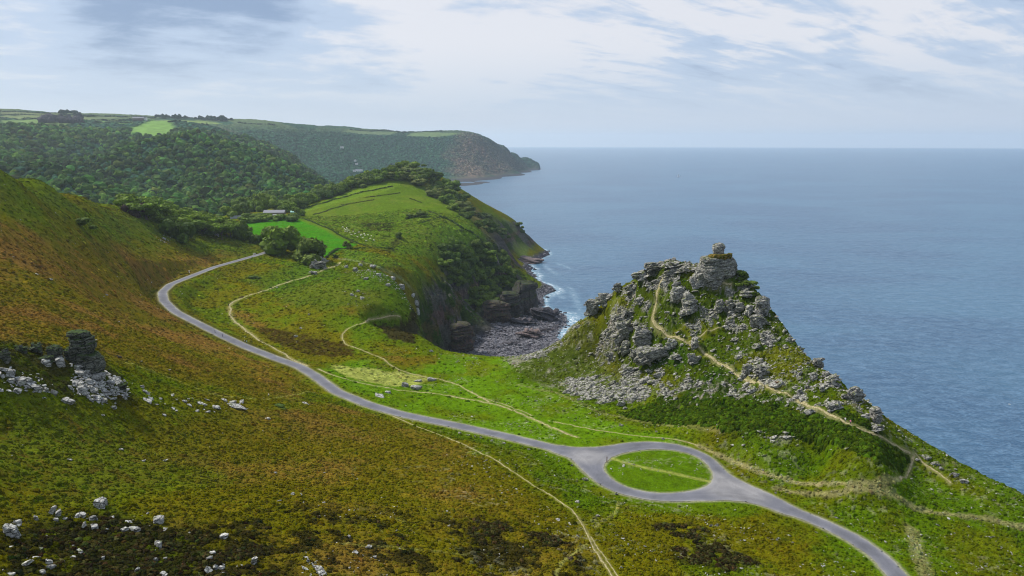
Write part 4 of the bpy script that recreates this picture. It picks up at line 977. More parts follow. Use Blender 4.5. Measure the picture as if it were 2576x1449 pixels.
# shore rocks
for X, Y, w_, h_, m_, lb, tl in [(1333,852,74,34,M_PINK,'pinkish sloping rock slab on the bay floor',-.35),(1368,808,78,46,M_SHORE,'dark wedge of rock with a green top at the water\'s edge',-.5),(1312,818,66,26,M_SHORE,'grey ribbed rock platform below the cliff',-.4),
  (1248,812,76,56,M_RED,'square cut cliff foot block in the bay',.1),(1330,664,76,26,M_PINK,'pale rock point at the far end of the shore',-.2),(1322,794,66,92,M_CLIFF,'dark overhanging cliff end of the wooded headland',.1),(1284,796,72,74,M_CLIFF,'black cliff wall left of the overhanging end',.1),
  (1160,874,70,62,M_RED,'red streaked cliff foot below the near spur',.1),(1285,868,44,12,M_SHORE,'low flat ledge among the beach stones',-.3),(1375,835,40,14,M_SHORE,'low ledge by the water beyond the pinkish slab',-.3),(1345,765,40,22,M_SHORE,'rock shelf under the cliff end',-.3)]:
    rock_at(X, Y, w_, h_ * (.8 if h_ < 50 else 1.0), m_, lb, 'sea rock', 'tor' if h_ >= 50 else 'sea_rock', None, crag=True, tilt=tl, layer=1.6, sub=5, deep=.8)

# ------------------------------------------------------------------ scattered stone (too many to count)
def scatter_mesh(name, pts, sizes, mat, sub=1, seed=1, flat=.6, cols=None, lift_=.15, nvar=12, dirn=3.0, dip_=0.0):
    r = np.random.default_rng(seed)
    vars_ = [poly_rock(r, sub, 9, .6) for _ in range(nvar)]
    Vs, Fs, Cs = [], [], []; n0 = 0
    which = r.integers(0, nvar, len(pts))
    for v in range(nvar):
        idx = np.nonzero(which == v)[0]
        if len(idx) == 0: continue
        V, Fc = vars_[v]; a_ = r.normal(0, dirn, len(idx)) + r.integers(0, 2, len(idx)) * 0; ca, sa = np.cos(a_), np.sin(a_)
        s_ = sizes[idx][:, None, None] * .5 * r.uniform(.7, 1.3, (len(idx), 1, 3)) * np.array([1.45, .95, flat * .95])
        Q = V[None] * s_
        tl = r.normal(dip_, .3, len(idx)); ct, st2 = np.cos(tl)[:, None], np.sin(tl)[:, None]
        Q = np.stack([Q[..., 0] * ct + Q[..., 2] * st2, Q[..., 1], -Q[..., 0] * st2 + Q[..., 2] * ct], -1)
        Q = np.stack([Q[..., 0] * ca[:, None] - Q[..., 1] * sa[:, None], Q[..., 0] * sa[:, None] + Q[..., 1] * ca[:, None], Q[..., 2]], -1)
        Q = Q + pts[idx][:, None, :] + np.array([0, 0, 1.]) * (sizes[idx] * lift_)[:, None, None]
        Vs.append(Q.reshape(-1, 3)); Fs.append((Fc[None] + (np.arange(len(idx)) * len(V))[:, None, None] + n0).reshape(-1, 3)); n0 += len(idx) * len(V)
        if cols is not None: Cs.append(np.repeat(cols[idx], len(V), 0))
    return mesh_np(name, np.concatenate(Vs), np.concatenate(Fs), mat, False, cols=np.concatenate(Cs) if cols is not None else None)
def sample_where(weight, n, seed, dmax=None):
    """random ground points with probability by a per-cell weight times cell area"""
    r = np.random.default_rng(seed)
    wgt = (weight * G.D ** 2).ravel().astype(float); cs = np.cumsum(wgt); k_ = np.searchsorted(cs, r.random(n) * cs[-1])
    j, i = np.divmod(k_, G.na)
    a_ = G.A[i] + (r.random(n) - .5) * (G.A[1] - G.A[0]); l_ = G.L[j] + (r.random(n) - .5) * (G.L[1] - G.L[0])
    x, y = np.exp(l_) * np.sin(a_), np.exp(l_) * np.cos(a_)
    return np.stack([x, y, G.h(x, y)], -1)
away = smooth(1.0, 3.0, G.sdf)
for l in path_lines: away = away * (dist_line(G.X, G.Y, l, 4) > 1.0)
wcr = (np.clip(out, 0, 1) * 1.0 + scr * 1.5 * smooth(.40, .56, mid * .6 + fine * .4) + .07 * np.clip(G.cragness, 0, 1) * (1 - fern)) * away * (G.D < 460)
ps = sample_where(wcr, 15000, 1); r_ = np.random.default_rng(2); sz = np.clip(np.exp(r_.normal(-.35, .55, len(ps))), .25, 3.6)
order = np.argsort(-sz); bigi, resti = order[:95], order[95:]
tag(scatter_mesh('scree', ps[resti], sz[resti] * 1.0, M_ROCK, 1, 3, .55, dirn=.5, dip_=-.45), kind='stuff')
tag_rows = [('grey boulder among the scree and turf on the left flank of the crag', -1e9, 1640), ('grey boulder on the face of the crag near the pale path', 1640, 1850), ('grey boulder on the right flank of the crag above the fern slope', 1850, 1e9)]
vars_ = [mesh_np('boulder', *(lambda q: (rotz(q[0], k_) * (.62, .5, .42) + (0, 0, .16), q[1]))(poly_rock(np.random.default_rng(60 + k_), 2, 11, .6)), M_ROCK, False) for k_ in range(7)]
for n_, i in enumerate(bigi):
    o = vars_[n_] if n_ < len(vars_) else vars_[n_ % len(vars_)].copy()
    if n_ >= len(vars_): COL.objects.link(o)
    o.location = ps[i] - (0, 0, .12 * sz[i]); o.scale = (sz[i] * 1.5, sz[i] * 1.1, sz[i] * .95); o.rotation_euler = (0, r_.normal(-.4, .2), r_.normal(0, .5))
    X, _ = to_px(*ps[i]); lb = [q for q in tag_rows if q[1] <= X < q[2]][0][0]
    tag(o, lb, 'boulder', lb.replace('grey boulder', 'grey boulders'))
# small stones over the valley turf and the near hillside
wv = (smooth(-80, 20, G.X) * (G.D < 420) * (G.D > 120) * smooth(.48, .66, fbm(G.X, G.Y, 14, 3, 371)) + (G.D < 420) * (G.X > 40) * .07 + .012 * (G.D < 600)) * away * (1 - fern * .9) * (Z_ > 60)
wv += .8 * foot * away
wv += 1.6 * pw([(757,1406),(800,1415),(815,1449),(800,1500),(770,1449)], 1, 1) + .3 * pw([(-100,1290),(400,1300),(700,1380),(900,1350),(1000,1449),(-100,1500)], 3, 3) * spots
wv += 1.0 * pw([(860,665),(960,690),(1040,740),(1060,800),(1040,800),(1000,735),(900,700)], 2, 3) + .8 * pw([(390,590),(430,590),(425,615),(400,615)], 3, 2) + .5 * pw([(860,730),(930,735),(930,770),(880,770)], 4, 3)
wv += .8 * pw([(2290,1135),(2330,1140),(2400,1190),(2370,1195),(2310,1165)], 1, 1)
ps2 = sample_where(wv, 9000, 5); sz2 = np.clip(np.exp(r_.normal(-1.15, .5, len(ps2))), .15, 1.3) * (1 + (np.hypot(ps2[:, 0], ps2[:, 1]) > 400) * .8)
tag(scatter_mesh('loose_stones', ps2, sz2, M_PALE, 1, 6, .5), kind='stuff')
wbr = 2.2 * pw([(195,928),(262,935),(320,965),(325,1003),(250,1010),(185,985)], 1.5, 2, 71) + 1.0 * pw([(-60,925),(70,935),(120,965),(100,992),(-60,985)], 2, 2, 72) + .05 * pw([(-60,1280),(280,1270),(450,1320),(650,1370),(700,1520),(-60,1520)], 3, 3, 73) + .5 * pw([(740,1405),(800,1415),(815,1470),(765,1460)], 1, 1, 74) + .12 * pw([(360,995),(520,1005),(620,1005),(620,1030),(500,1040),(380,1020)], 2, 2, 75)
ps5 = sample_where(wbr, 620, 15); sz5 = np.clip(np.exp(r_.normal(-.35, .45, len(ps5))), .3, 2.2)
tag(scatter_mesh('broken_stone', ps5, sz5, M_PALE, 2, 16, .5, dirn=.7, dip_=.35), kind='stuff')
# beach of boulders
wb = (G.D > 480) * (G.D < 1450) * smooth(-1.2, .5, Z_) * smooth(8, 5, Z_) * smooth(1400, 700, G.D)
ps3 = sample_where(wb * np.where(G.D < 1000, 2.0, 1.0), 15000, 8); sz3 = np.clip(np.exp(r_.normal(.40, .55, len(ps3))), .5, 5.0)
tag(scatter_mesh('beach_stones', ps3, sz3, M_SHINGLE, 1, 9, .55, dirn=.8, dip_=.2), kind='stuff')
wb2 = (G.D > 650) * (G.D < 1400) * smooth(-2.5, -1, Z_) * smooth(1, -.5, Z_)
ps4 = sample_where(wb2, 26, 11)
for q in ps4:
    X, Y = to_px(*q)
    o = rock_at(X, Y, 7 + 5 * r_.random(), 4, M_SHORE, 'dark boulder awash at the edge of the bay', 'boulder', 'boulder', 'dark boulders awash along the water line')
    if o: o.location = (q[0], q[1], -0.3)

# ------------------------------------------------------------------ low bracken and heather
def domes(name, pts, rad, hgt, cols, seed):
    r = np.random.default_rng(seed); n = len(pts); k_ = 6
    a_ = r.uniform(0, 6.28, n)[:, None] + np.arange(k_) * 6.2832 / k_
    rr_ = rad[:, None] * r.uniform(.6, 1.35, (n, k_))
    ring = np.stack([pts[:, 0, None] + rr_ * np.cos(a_), pts[:, 1, None] + rr_ * np.sin(a_), pts[:, 2, None] - .12 + 0 * a_], -1)
    ring[..., 2] += (G.h(ring[..., 0], ring[..., 1]) - pts[:, 2, None])
    top = pts + np.stack([r.normal(0, .2, n) * rad, r.normal(0, .2, n) * rad, hgt], -1)
    q_ = r.uniform(.5, .8, (n, k_, 1)); mid_ = top[:, None] + (ring - top[:, None]) * q_; mid_[..., 2] = ring[..., 2] * .3 + top[:, None, 2] * .7 + r.normal(0, .12, (n, k_)) * hgt[:, None]
    V = np.concatenate([ring, mid_, top[:, None]], 1).reshape(-1, 3)
    b = np.arange(n)[:, None, None] * (2 * k_ + 1)
    i = np.arange(k_); i2 = (i + 1) % k_
    Fc = np.concatenate([np.stack([i, i2, i2 + k_], -1), np.stack([i, i2 + k_, i + k_], -1), np.stack([i + k_, i2 + k_, np.full(k_, 2 * k_)], -1)])[None] + b
    return mesh_np(name, V, Fc.reshape(-1, 3), M_VEG, False, cols=np.repeat(cols, 2 * k_ + 1, 0))
M_VEG, t = mat_new('bracken_leaf')
pc = t.new('ShaderNodeVertexColor', layer_name='paint').outputs[0]
nn = t.noise(objpos(t), 5.5, 4, .8)
finish(t, t.vmath('SCALE', pc, scale=t.ramp(nn, (.36, .64, .42, 1.58))), 1.0, t.new('ShaderNodeBump', ins={'Strength': 1.0, 'Distance': .35, 'Height': nn}).outputs[0], 0)
cflat = c.reshape(-1, 3)
def ground_col(p):
    i = np.clip(((np.arctan2(p[:, 0], p[:, 1]) - G.a0) / (G.a1 - G.a0) * (G.na - 1)).round().astype(int), 0, G.na - 1)
    j = np.clip(((np.log(np.hypot(p[:, 0], p[:, 1])) - G.l0) / (G.l1 - G.l0) * (G.nd - 1)).round().astype(int), 0, G.nd - 1)
    return c[j, i]
soft_ground = away * (1 - np.clip(out + scr, 0, 1)) * (sdf > .5) * (Z_ > 12)
r_ = np.random.default_rng(21)
short = np.maximum.reduce([gv * .8, smooth(1.6, .9, np.hypot((G.X - icx) / 24, (G.Y - icy) / 24))])
w1_ = soft_ground * (1 - short) * (G.D < 330) / G.D ** .6
p1 = sample_where(w1_, 150000, 22)
cc_ = ground_col(p1); n = len(p1)
rad = np.clip(np.exp(r_.normal(-1.05, .42, n)), .15, 1.0); lumi = cc_.mean(1)
tag(domes('bracken', p1, rad, rad * r_.uniform(.35, .9, n), np.clip(cc_ * np.exp(r_.normal(.0, .16, (n, 1))) * (1 + r_.normal(0, .06, (n, 3))), .002, .6), 23), kind='stuff')
w3_ = soft_ground * (G.D < 300) * (cflat.reshape(c.shape).mean(-1) < .018) * (1 - short) * ((G.X < 40) | (G.D < 215))
p3_ = sample_where(w3_, 16000, 26); n = len(p3_); rad = np.clip(np.exp(r_.normal(-.95, .4, n)), .2, .9)
tag(domes('heather_clumps', p3_, rad, rad * r_.uniform(.4, .9, n), np.clip(np.array(C(.030, .027, .008))[None] * np.exp(r_.normal(0, .5, (n, 1))) * (1 + r_.normal(0, .15, (n, 3))), .002, .6), 27), kind='stuff')
pf_ = sample_where(fern * soft_ground * (G.D < 420) * (dist_line(G.X, G.Y, path_lines[5], 5) > 2.4) * smooth(.30, .42, mid * .6 + fine * .4), 13000, 28); n = len(pf_); rad = np.clip(np.exp(r_.normal(-.45, .35, n)), .3, 1.3)
tag(domes('fern', pf_, rad, rad * r_.uniform(.5, 1.0, n), np.clip(np.array(C(.034, .060, .003))[None] * np.exp(r_.normal(0, .35, (n, 1))) * (1 + r_.normal(0, .08, (n, 3))), .002, .6), 29), kind='stuff')
w2_ = soft_ground * (1 - short * .8) * (G.D >= 330) * (G.D < 1000) * (1 - pw([(615,553),(750,549),(800,562),(880,604),(900,615),(850,632),(822,648),(780,640),(640,600),(600,575)], 1.5)) / G.D ** 1.2
p2 = sample_where(w2_, 90000, 24); cc_ = ground_col(p2); n = len(p2)
rad = np.clip(np.exp(r_.normal(-.35, .4, n)), .3, 1.8) * np.clip(np.hypot(p2[:, 0], p2[:, 1]) / 600, .7, 1.5)
tag(domes('heather', p2, rad, rad * r_.uniform(.25, .7, n), np.clip(cc_ * np.exp(r_.normal(-.05, .30, (n, 1))) * (1 + r_.normal(0, .08, (n, 3))), .002, .6), 25), kind='stuff')

# ------------------------------------------------------------------ trees
M_BARK, t = mat_new('bark'); nn = t.noise(objpos(t), 2.0, 4, .7)
finish(t, t.mix(nn, (.035, .028, .02), (.12, .10, .08)), .95)
def leaf_mat(name, a_, b_):
    m, t = mat_new(name)
    pc = t.new('ShaderNodeVertexColor', layer_name='paint').outputs[0]
    rnd = t.new('ShaderNodeObjectInfo').outputs['Random']
    tint = t.mix(rnd, a_, b_)
    cc = t.vmath('MULTIPLY', pc, tint)
    b = t.new('ShaderNodeBsdfPrincipled', ins={'Base Color': cc, 'Roughness': .8, 'Specular IOR Level': .15})
    tr = t.new('ShaderNodeBsdfTranslucent', ins={0: cc})
    mx = t.new('ShaderNodeMixShader', ins={0: .2, 1: b.outputs[0], 2: tr.outputs[0]})
    t.new('ShaderNodeOutputMaterial', ins={0: mx.outputs[0]}); return m
M_LEAF = leaf_mat('broad_leaves', (.085, .150, .010), (.140, .205, .014))
M_LEAFD = leaf_mat('dark_leaves', (.050, .092, .011), (.095, .140, .015))
M_SCRUB = leaf_mat('scrub_leaves', (.070, .110, .018), (.13, .15, .028))
M_COPPER = leaf_mat('copper_leaves', (.040, .022, .018), (.05, .028, .02))
def crown_mesh(seed, lobes=9, leaves=900, lean=0.0, squash=.8, low=.12):
    """unit crown: leaf clumps on overlapping lobes, z from about 0 to 1"""
    r = np.random.default_rng(seed)
    cen = np.stack([r.normal(0, .24, lobes), r.normal(0, .24, lobes), r.uniform(low + .18, .78, lobes)], -1)
    cen[:, 0] += lean * (cen[:, 2] - .3)
    R = r.uniform(.17, .30, lobes) * (1.15 - .5 * np.abs(cen[:, 2] - .45))
    k_ = r.integers(0, lobes, leaves); n = unit(r.normal(size=(leaves, 3)) * (1, 1, .9) + (0, 0, .25))
    P_ = cen[k_] + n * (R[k_] * r.uniform(.7, 1.08, leaves))[:, None] * (1, 1, squash)
    n2_ = unit(n + r.normal(0, .55, (leaves, 3)))
    u = unit(np.cross(n2_, r.normal(size=(leaves, 3)))); v = np.cross(n2_, u)
    s_ = r.uniform(.028, .062, leaves)[:, None]
    Q = np.stack([P_ - u * s_ - v * s_ * .7, P_ + u * s_ * 1.1 - v * s_ * .5, P_ + u * s_ * .8 + v * s_, P_ - u * s_ + v * s_ * .7], 1).reshape(-1, 3)
    Fc = (np.arange(leaves)[:, None] * 4 + np.arange(4)[None])
    Fc = np.concatenate([Fc[:, [0, 1, 2]], Fc[:, [0, 2, 3]]])
    cl = np.repeat(np.exp(r.normal(0, .25, leaves)) * r.uniform(.8, 1.2, lobes)[k_], 4)
    Vi, Fi = ico(2); core = np.concatenate([cen[i] + Vi * (R[i] * (.62 + .62 * fbm3(Vi * 2.2 + i * 5, 2, i)))[:, None] * (1, 1, squash) for i in range(lobes)])
    Fcore = np.concatenate([Fi + i * len(Vi) for i in range(lobes)]) + len(Q)
    V = np.concatenate([Q, core]); cl = np.concatenate([cl, np.full(len(core), .85) * r.uniform(.7, 1.25, len(core))])
    return V, np.concatenate([Fc, Fcore]), np.stack([cl] * 3, -1)
def trunk_mesh(seed, lean=0.0):
    r = np.random.default_rng(seed); segs = []
    def limb(a, b, ra, rb, n=5):
        a, b = np.array(a), np.array(b); d = unit(b - a); u = unit(np.cross(d, [.3, .9, .2])); v = np.cross(d, u)
        an = np.arange(n) * 6.2832 / n; ring = np.cos(an)[:, None] * u + np.sin(an)[:, None] * v
        segs.append(np.concatenate([a + ring * ra, b + ring * rb]))
    fork = np.array([lean * .1, 0, .3]); limb((0, 0, -.06), fork, .035, .024)
    for k_ in range(5):
        a_ = r.uniform(0, 6.28); e_ = fork + np.array([math.cos(a_) * .25 + lean * .25, math.sin(a_) * .25, r.uniform(.2, .42)]); limb(fork, e_, .018, .006)
    V = np.concatenate(segs); n = 5; Fc = []
    for s_ in range(len(segs)):
        for i in range(n): Fc.append([s_ * 10 + i, s_ * 10 + (i + 1) % n, s_ * 10 + 5 + (i + 1) % n, s_ * 10 + 5 + i])
    return V, np.array(Fc)
PROTO = {}
def proto(kind):
    if kind in PROTO: return PROTO[kind]
    out_ = []
    conf = {'tree': (0.15, .8, .12, M_LEAF), 'dark': (0.05, .8, .05, M_LEAFD), 'wind': (-.45, .55, .22, M_LEAF), 'bush': (0, .75, -.12, M_SCRUB), 'copper': (0, .8, .05, M_COPPER), 'gorse': (0, .7, -.12, M_LEAFD)}[kind]
    for s_ in range(4 if kind in ('tree', 'wind', 'bush') else 3):
        cm = crown_mesh(700 + s_ + len(PROTO) * 10, 10, 1100 if kind != 'bush' else 500, conf[0], conf[1], conf[2])
        co = mesh_np('crown', cm[0], cm[1], conf[3], False, cols=cm[2]); COL.objects.unlink(co)
        tm = trunk_mesh(800 + s_, conf[0]); to = mesh_np('trunk', tm[0], tm[1], M_BARK, True); COL.objects.unlink(to)
        out_.append((co, to))
    PROTO[kind] = out_; return out_
r_t = np.random.default_rng(31)
NTREE = [0]
def tree_pos(x, y, z, hgt, wid, kind, label, group=None, cat='tree'):
    pr = proto(kind); co, to = pr[int(r_t.integers(0, len(pr)))]
    NTREE[0] += 1
    root = bpy.data.objects.new(('bush' if cat == 'bush' else 'tree'), None); COL.objects.link(root)
    root.location = (x, y, z); root.rotation_euler = (0, 0, r_t.uniform(-.5, .5) if kind == 'wind' else r_t.uniform(0, 6.28))
    c1 = co.copy(); COL.objects.link(c1); c1.parent = root; c1.scale = (wid * 1.05, wid * 1.05, hgt * (1.0 if kind in ('wind', 'bush', 'gorse') else 1.28)); c1.location = (0, 0, 0 if kind in ('wind', 'bush', 'gorse') else -.18 * hgt)
    if cat != 'bush':
        c2 = to.copy(); COL.objects.link(c2); c2.parent = root; c2.scale = (wid * .9, wid * .9, hgt)
    tag(root, label, cat, group); return root
def tree_at(X, Y, wpx, hpx, kind, label, group=None, cat='tree', L=None):
    p = (L or G).hit(X, Y)
    if p is None: return None
    s_ = depth_of(p) / FPX
    return tree_pos(p[0], p[1], p[2] - .3, hpx * s_ * 1.03, wpx * s_, kind, label, group, cat)
tree_at(450, 606, 62, 56, 'dark', 'round dark tree standing alone on the hillside crest before the wind bent wood')
tree_at(206, 572, 34, 30, 'gorse', 'dark bush on the upper left hillside', None, 'bush')
tree_at(634, 612, 36, 32, 'dark', 'low round tree at the left of the road end', None)
tree_at(664, 620, 30, 30, 'dark', 'small dark tree between the low round tree and the tall one', None)
tree_at(708, 640, 84, 66, 'tree', 'tallest spreading tree beside the road end', None)
tree_at(783, 655, 80, 62, 'dark', 'broad dark tree right of the road end above the rocky knoll', None)
tree_at(605, 606, 30, 50, 'dark', 'narrow dark tree at the right end of the wind bent wood', None)
tree_at(340, 545, 34, 34, 'copper', 'dark copper leaved tree at the left end of the wind bent wood', None)
tree_at(466, 540, 26, 24, 'copper', 'dull copper tree poking out behind the wind bent wood', None)
tree_at(875, 625, 20, 22, 'bush', 'thin pale tree on the corner of the bright field', None)
tree_at(1003, 600, 16, 18, 'dark', 'small round tree in the fold of the green hill', None)
tree_at(842, 648, 14, 14, 'gorse', 'bush on the point of the bright field', None, 'bush')
WG = 'wind bent trees along the hillside crest'
for i in range(34):
    u = (i + .5) / 34; X = 352 + u * 250 + r_t.uniform(-6, 6)
    yb = 556 + (X - 352) * .21 + r_t.uniform(-12, 3)
    rowp = r_t.random()
    p = G.hit(X, yb + 6)
    if p is None: continue
    h_ = math.hypot(p[0], p[1]); dd_ = h_ + 4 + rowp * 60
    x, y = p[0] / h_ * dd_, p[1] / h_ * dd_
    tree_pos(x, y, gz(x, y) - .4, (14 + 5 * r_t.random()) + rowp * 4, 19 + 6 * r_t.random(), 'wind', 'wind bent green tree in the wood along the hillside crest', WG)
FG = 'trees round the farm'
for (X, Y) in [(592,540),(610,535),(625,548),(640,530),(655,545),(668,528),(676,548),(600,525),(720,530),(730,545),(706,523),(742,515),(755,520),(690,515),(672,512),(655,515),(750,540),(640,516),(728,512),(622,520),(700,552),(735,553),(716,548),(665,553),(648,556),(628,558)]:
    tree_at(X, Y + 3, 26 + 12 * r_t.random(), (22 + 9 * r_t.random()) * (.55 if Y > 543 else 1), 'tree' if r_t.random() < .6 else 'dark', 'leafy tree among those round the farm buildings', FG)
SG = 'trees on the left skyline of the green hill'
for i in range(30):
    X = 745 + i * 5.4 + r_t.uniform(-3, 3); Y = 520 - (X - 745) * .36 + r_t.uniform(-3, 5)
    tree_at(X, Y, 26 + 12 * r_t.random(), 19 + 8 * r_t.random(), 'tree' if r_t.random() < .55 else 'dark', 'tree in the belt on the left skyline of the green hill', SG)
TG = 'trees on the wooded hill top'
k_ = 0
while k_ < 62:
    u = r_t.random(); X = 905 + u * 265; top_ = np.interp(X, [905, 960, 1030, 1085, 1140, 1180], [462, 436, 422, 436, 468, 498])
    Y = top_ + r_t.random() ** 1.3 * np.interp(X, [905, 1000, 1080, 1170], [6, 24, 55, 60]) + 1
    if tree_at(X, Y + 2, 27 + 12 * r_t.random(), 16 + 9 * r_t.random(), ['tree', 'dark', 'bush'][int(r_t.integers(0, 3))], 'tree in the wood on top of the green hill', TG): k_ += 1
SC = 'scrub bushes on the seaward side of the green hill'
k_ = 0
while k_ < 50:
    t_ = r_t.random(); X = np.interp(t_, [0, .5, 1], [1075, 1170, 1262]) + r_t.uniform(-22, 30); Y = np.interp(t_, [0, .5, 1], [468, 535, 600]) + r_t.uniform(-16, 12)
    if tree_at(X, Y, 15 + 8 * r_t.random(), 12 + 7 * r_t.random(), 'bush' if r_t.random() < .6 else 'dark', 'scrub bush on the seaward side of the green hill', SC, 'bush'): k_ += 1
BG = 'dark trees in the hollow above the bay'
k_ = 0
bow = [(1098,625),(1150,612),(1215,612),(1262,640),(1290,700),(1255,755),(1215,780),(1180,760),(1130,700),(1105,660)]
def inp(x, y, pl):
    ins = False
    for (x0, y0), (x1, y1) in zip(pl, pl[1:] + pl[:1]):
        if (y0 > y) != (y1 > y) and x < (x1 - x0) * (y - y0) / (y1 - y0) + x0: ins = not ins
    return ins
while k_ < 82:
    X, Y = r_t.uniform(1095, 1295), r_t.uniform(608, 782)
    if not inp(X, Y, bow): continue
    if tree_at(X, Y + 5, 21 + 12 * r_t.random(), 16 + 10 * r_t.random(), 'dark' if r_t.random() < .75 else 'tree', 'dark tree crowding the hollow above the bay', BG): k_ += 1
for X, Y, w_, h_, lb in [(1030,548,26,16,'left half of the dark gorse clump on the green hill'),(1056,546,34,18,'right half of the dark gorse clump on the green hill'),(638,700,26,10,'low dark thorn bush between the road and the upper path'),(705,1024,30,12,'low dark thorn bush below the scattered slabs'),
   (1290,548,12,10,'bush on the skyline above the far grassy spur'),(1303,572,14,16,'dark bush on the outer edge of the far grassy spur'),(1312,585,12,14,'lower dark bush on the edge of the far grassy spur'),(1120,560,10,6,'small bush on the right of the green hill'),(1862,700,34,30,'dark bush hugging the right side of the summit rock tower'),(1878,722,30,22,'dark bush on the skyline below the summit rock tower'),(1895,742,22,16,'lowest dark bush on the skyline right of the summit'),(1160,580,12,6,'low gorse on the right of the green hill')]:
    tree_at(X, Y, w_, h_, 'gorse', lb, None, 'bush')
print('TREES', NTREE[0], 'ROCKS', ROCK_COUNT[0])

# far woods: one mass of crowns
def crowns(name, pts, rad, cols, mat, seed, hr=1.0):
    r = np.random.default_rng(seed); Vi, Fi = ico(2); nv = len(Vi); vs = []
    for k_ in range(10):
        d = fbm3(Vi * 2.6 + k_ * 11, 3, k_ + 3); q = Vi * (.45 + 1.15 * d)[:, None]; q[:, 2] = np.maximum(q[:, 2], -.35); vs.append(q)
    vs = np.array(vs)[r.integers(0, 10, len(pts))]
    a_ = r.uniform(0, 6.28, len(pts)); ca, sa = np.cos(a_)[:, None], np.sin(a_)[:, None]
    Q = np.stack([vs[..., 0] * ca - vs[..., 1] * sa, vs[..., 0] * sa + vs[..., 1] * ca, vs[..., 2] * hr], -1) * rad[:, None, None] + pts[:, None, :]
    Fc = (Fi[None] + (np.arange(len(pts)) * nv)[:, None, None]).reshape(-1, 3)
    return mesh_np(name, Q.reshape(-1, 3), Fc, mat, False, cols=np.repeat(cols, nv, 0))
M_WOOD, t = mat_new('woodland_leaves')
pc = t.new('ShaderNodeVertexColor', layer_name='paint').outputs[0]
nn = t.noise(objpos(t), .45, 3, .8)
finish(t, t.vmath('SCALE', pc, scale=t.math('MULTIPLY_ADD', nn, 1.5, .25)), .95, t.new('ShaderNodeBump', ins={'Strength': .8, 'Distance': 1.5, 'Height': nn}).outputs[0], .05)
r = np.random.default_rng(41)
near_f = (F.D < 2750) & (F.D > 1150) & (F.A[None, :] < math.radians(6))
wf = (canopy * near_f * (F.Z0 > 12) * F.D ** 2 / F.D ** .9).ravel(); cs = np.cumsum(wf); k_ = np.searchsorted(cs, r.random(15500) * cs[-1]); j, i = np.divmod(k_, F.na)
a_ = F.A[i] + (r.random(len(i)) - .5) * (F.A[1] - F.A[0]); l_ = F.L[j] + (r.random(len(i)) - .5) * (F.L[1] - F.L[0])
fx, fy = np.exp(l_) * np.sin(a_), np.exp(l_) * np.cos(a_); fz = F.h(fx, fy)
rad = np.clip(np.exp(r.normal(1.55, .32, len(fx))), 3, 10) * (1 + .15 * (np.exp(l_) > 2000))
tone = fbm(fx, fy, 120, 3, 441)
cw = np.array(C(.036, .082, .016))[None] * np.exp(r.normal(0, .45, (len(fx), 1))) * (1 + r.normal(0, .12, (len(fx), 3)))
cw = np.where((r.random(len(fx)) < .33)[:, None], cw * C(1.6, 1.25, 1.0), cw)
cw *= (.35 + 1.1 * tone)[:, None]
tag(crowns('woodland', np.stack([fx, fy, fz + rad * .3], -1), rad, np.clip(cw, .003, .3), M_WOOD, 42, 1.05), kind='stuff')

# plantations on the skyline and hedges
def strip(name, pts, w_, h_, L, mat, label=None, cat=None, kind=None, step=None, col=(.02, .035, .02), seed=0, conif=False, group=None):
    l = resample(on_land(pts, L), step or w_ * .45); r = np.random.default_rng(seed + 50)
    n = len(l); q = l + np.stack([r.normal(0, w_ * .15, n), r.normal(0, w_ * .15, n), 0 * l[:, 0]], -1)
    q[:, 2] = L.h(q[:, 0], q[:, 1]) + h_ * .35
    rad = w_ * .5 * r.uniform(.45, 1.35, n)
    o = crowns(name, q, rad, np.array(col)[None] * np.exp(r.normal(0, .2, (n, 1))), mat, seed, h_ / w_)
    tag(o, label, cat, group, kind); return o
for i, (pl, w_, h_, lb) in enumerate([([(152,288),(201,289)], 22, 20, 'block of plantation trees on the far left skyline'), ([(395,297),(450,299)], 16, 20, 'dark conifer belt on the skyline behind the barn'), ([(455,299),(582,303)], 14, 14, 'long low conifer belt on the skyline'),
    ([(503,301),(568,305)], 26, 26, 'dense conifer plantation on the skyline right of the fields')]):
    strip('plantation', pl, w_, h_, F, M_WOOD, lb, 'plantation', seed=i, col=(.012, .028, .02))
for k_, Y in enumerate((301, 307, 313)): strip('plantation', [(112, Y), (150, Y - 1), (203, Y - 1)], 22, 24, F, M_WOOD, ['top row of the bare purplish copse on the far left', 'middle row of the bare purplish copse on the far left', 'bottom row of the bare purplish copse on the far left'][k_], 'copse', seed=70 + k_, col=(.045, .04, .05))
for i, pl in enumerate([[(0,281),(60,283),(140,286)], [(0,297),(110,299)], [(205,291),(300,295),(390,297)], [(0,289),(120,292),(240,293)], [(235,303),(330,302)], [(240,308),(335,309)], [(425,308),(520,312)], [(600,309),(690,315)], [(1000,335),(1060,333),(1110,330)], [(880,327),(960,329),(1030,333)], [(60,300),(200,296)]]):
    strip('hedge', pl, 7, 6, F, M_WOOD, 'dark hedge between fields on the far plateau', 'hedge', None, 4, (.018, .034, .018), 20 + i, group='hedges between the far fields')
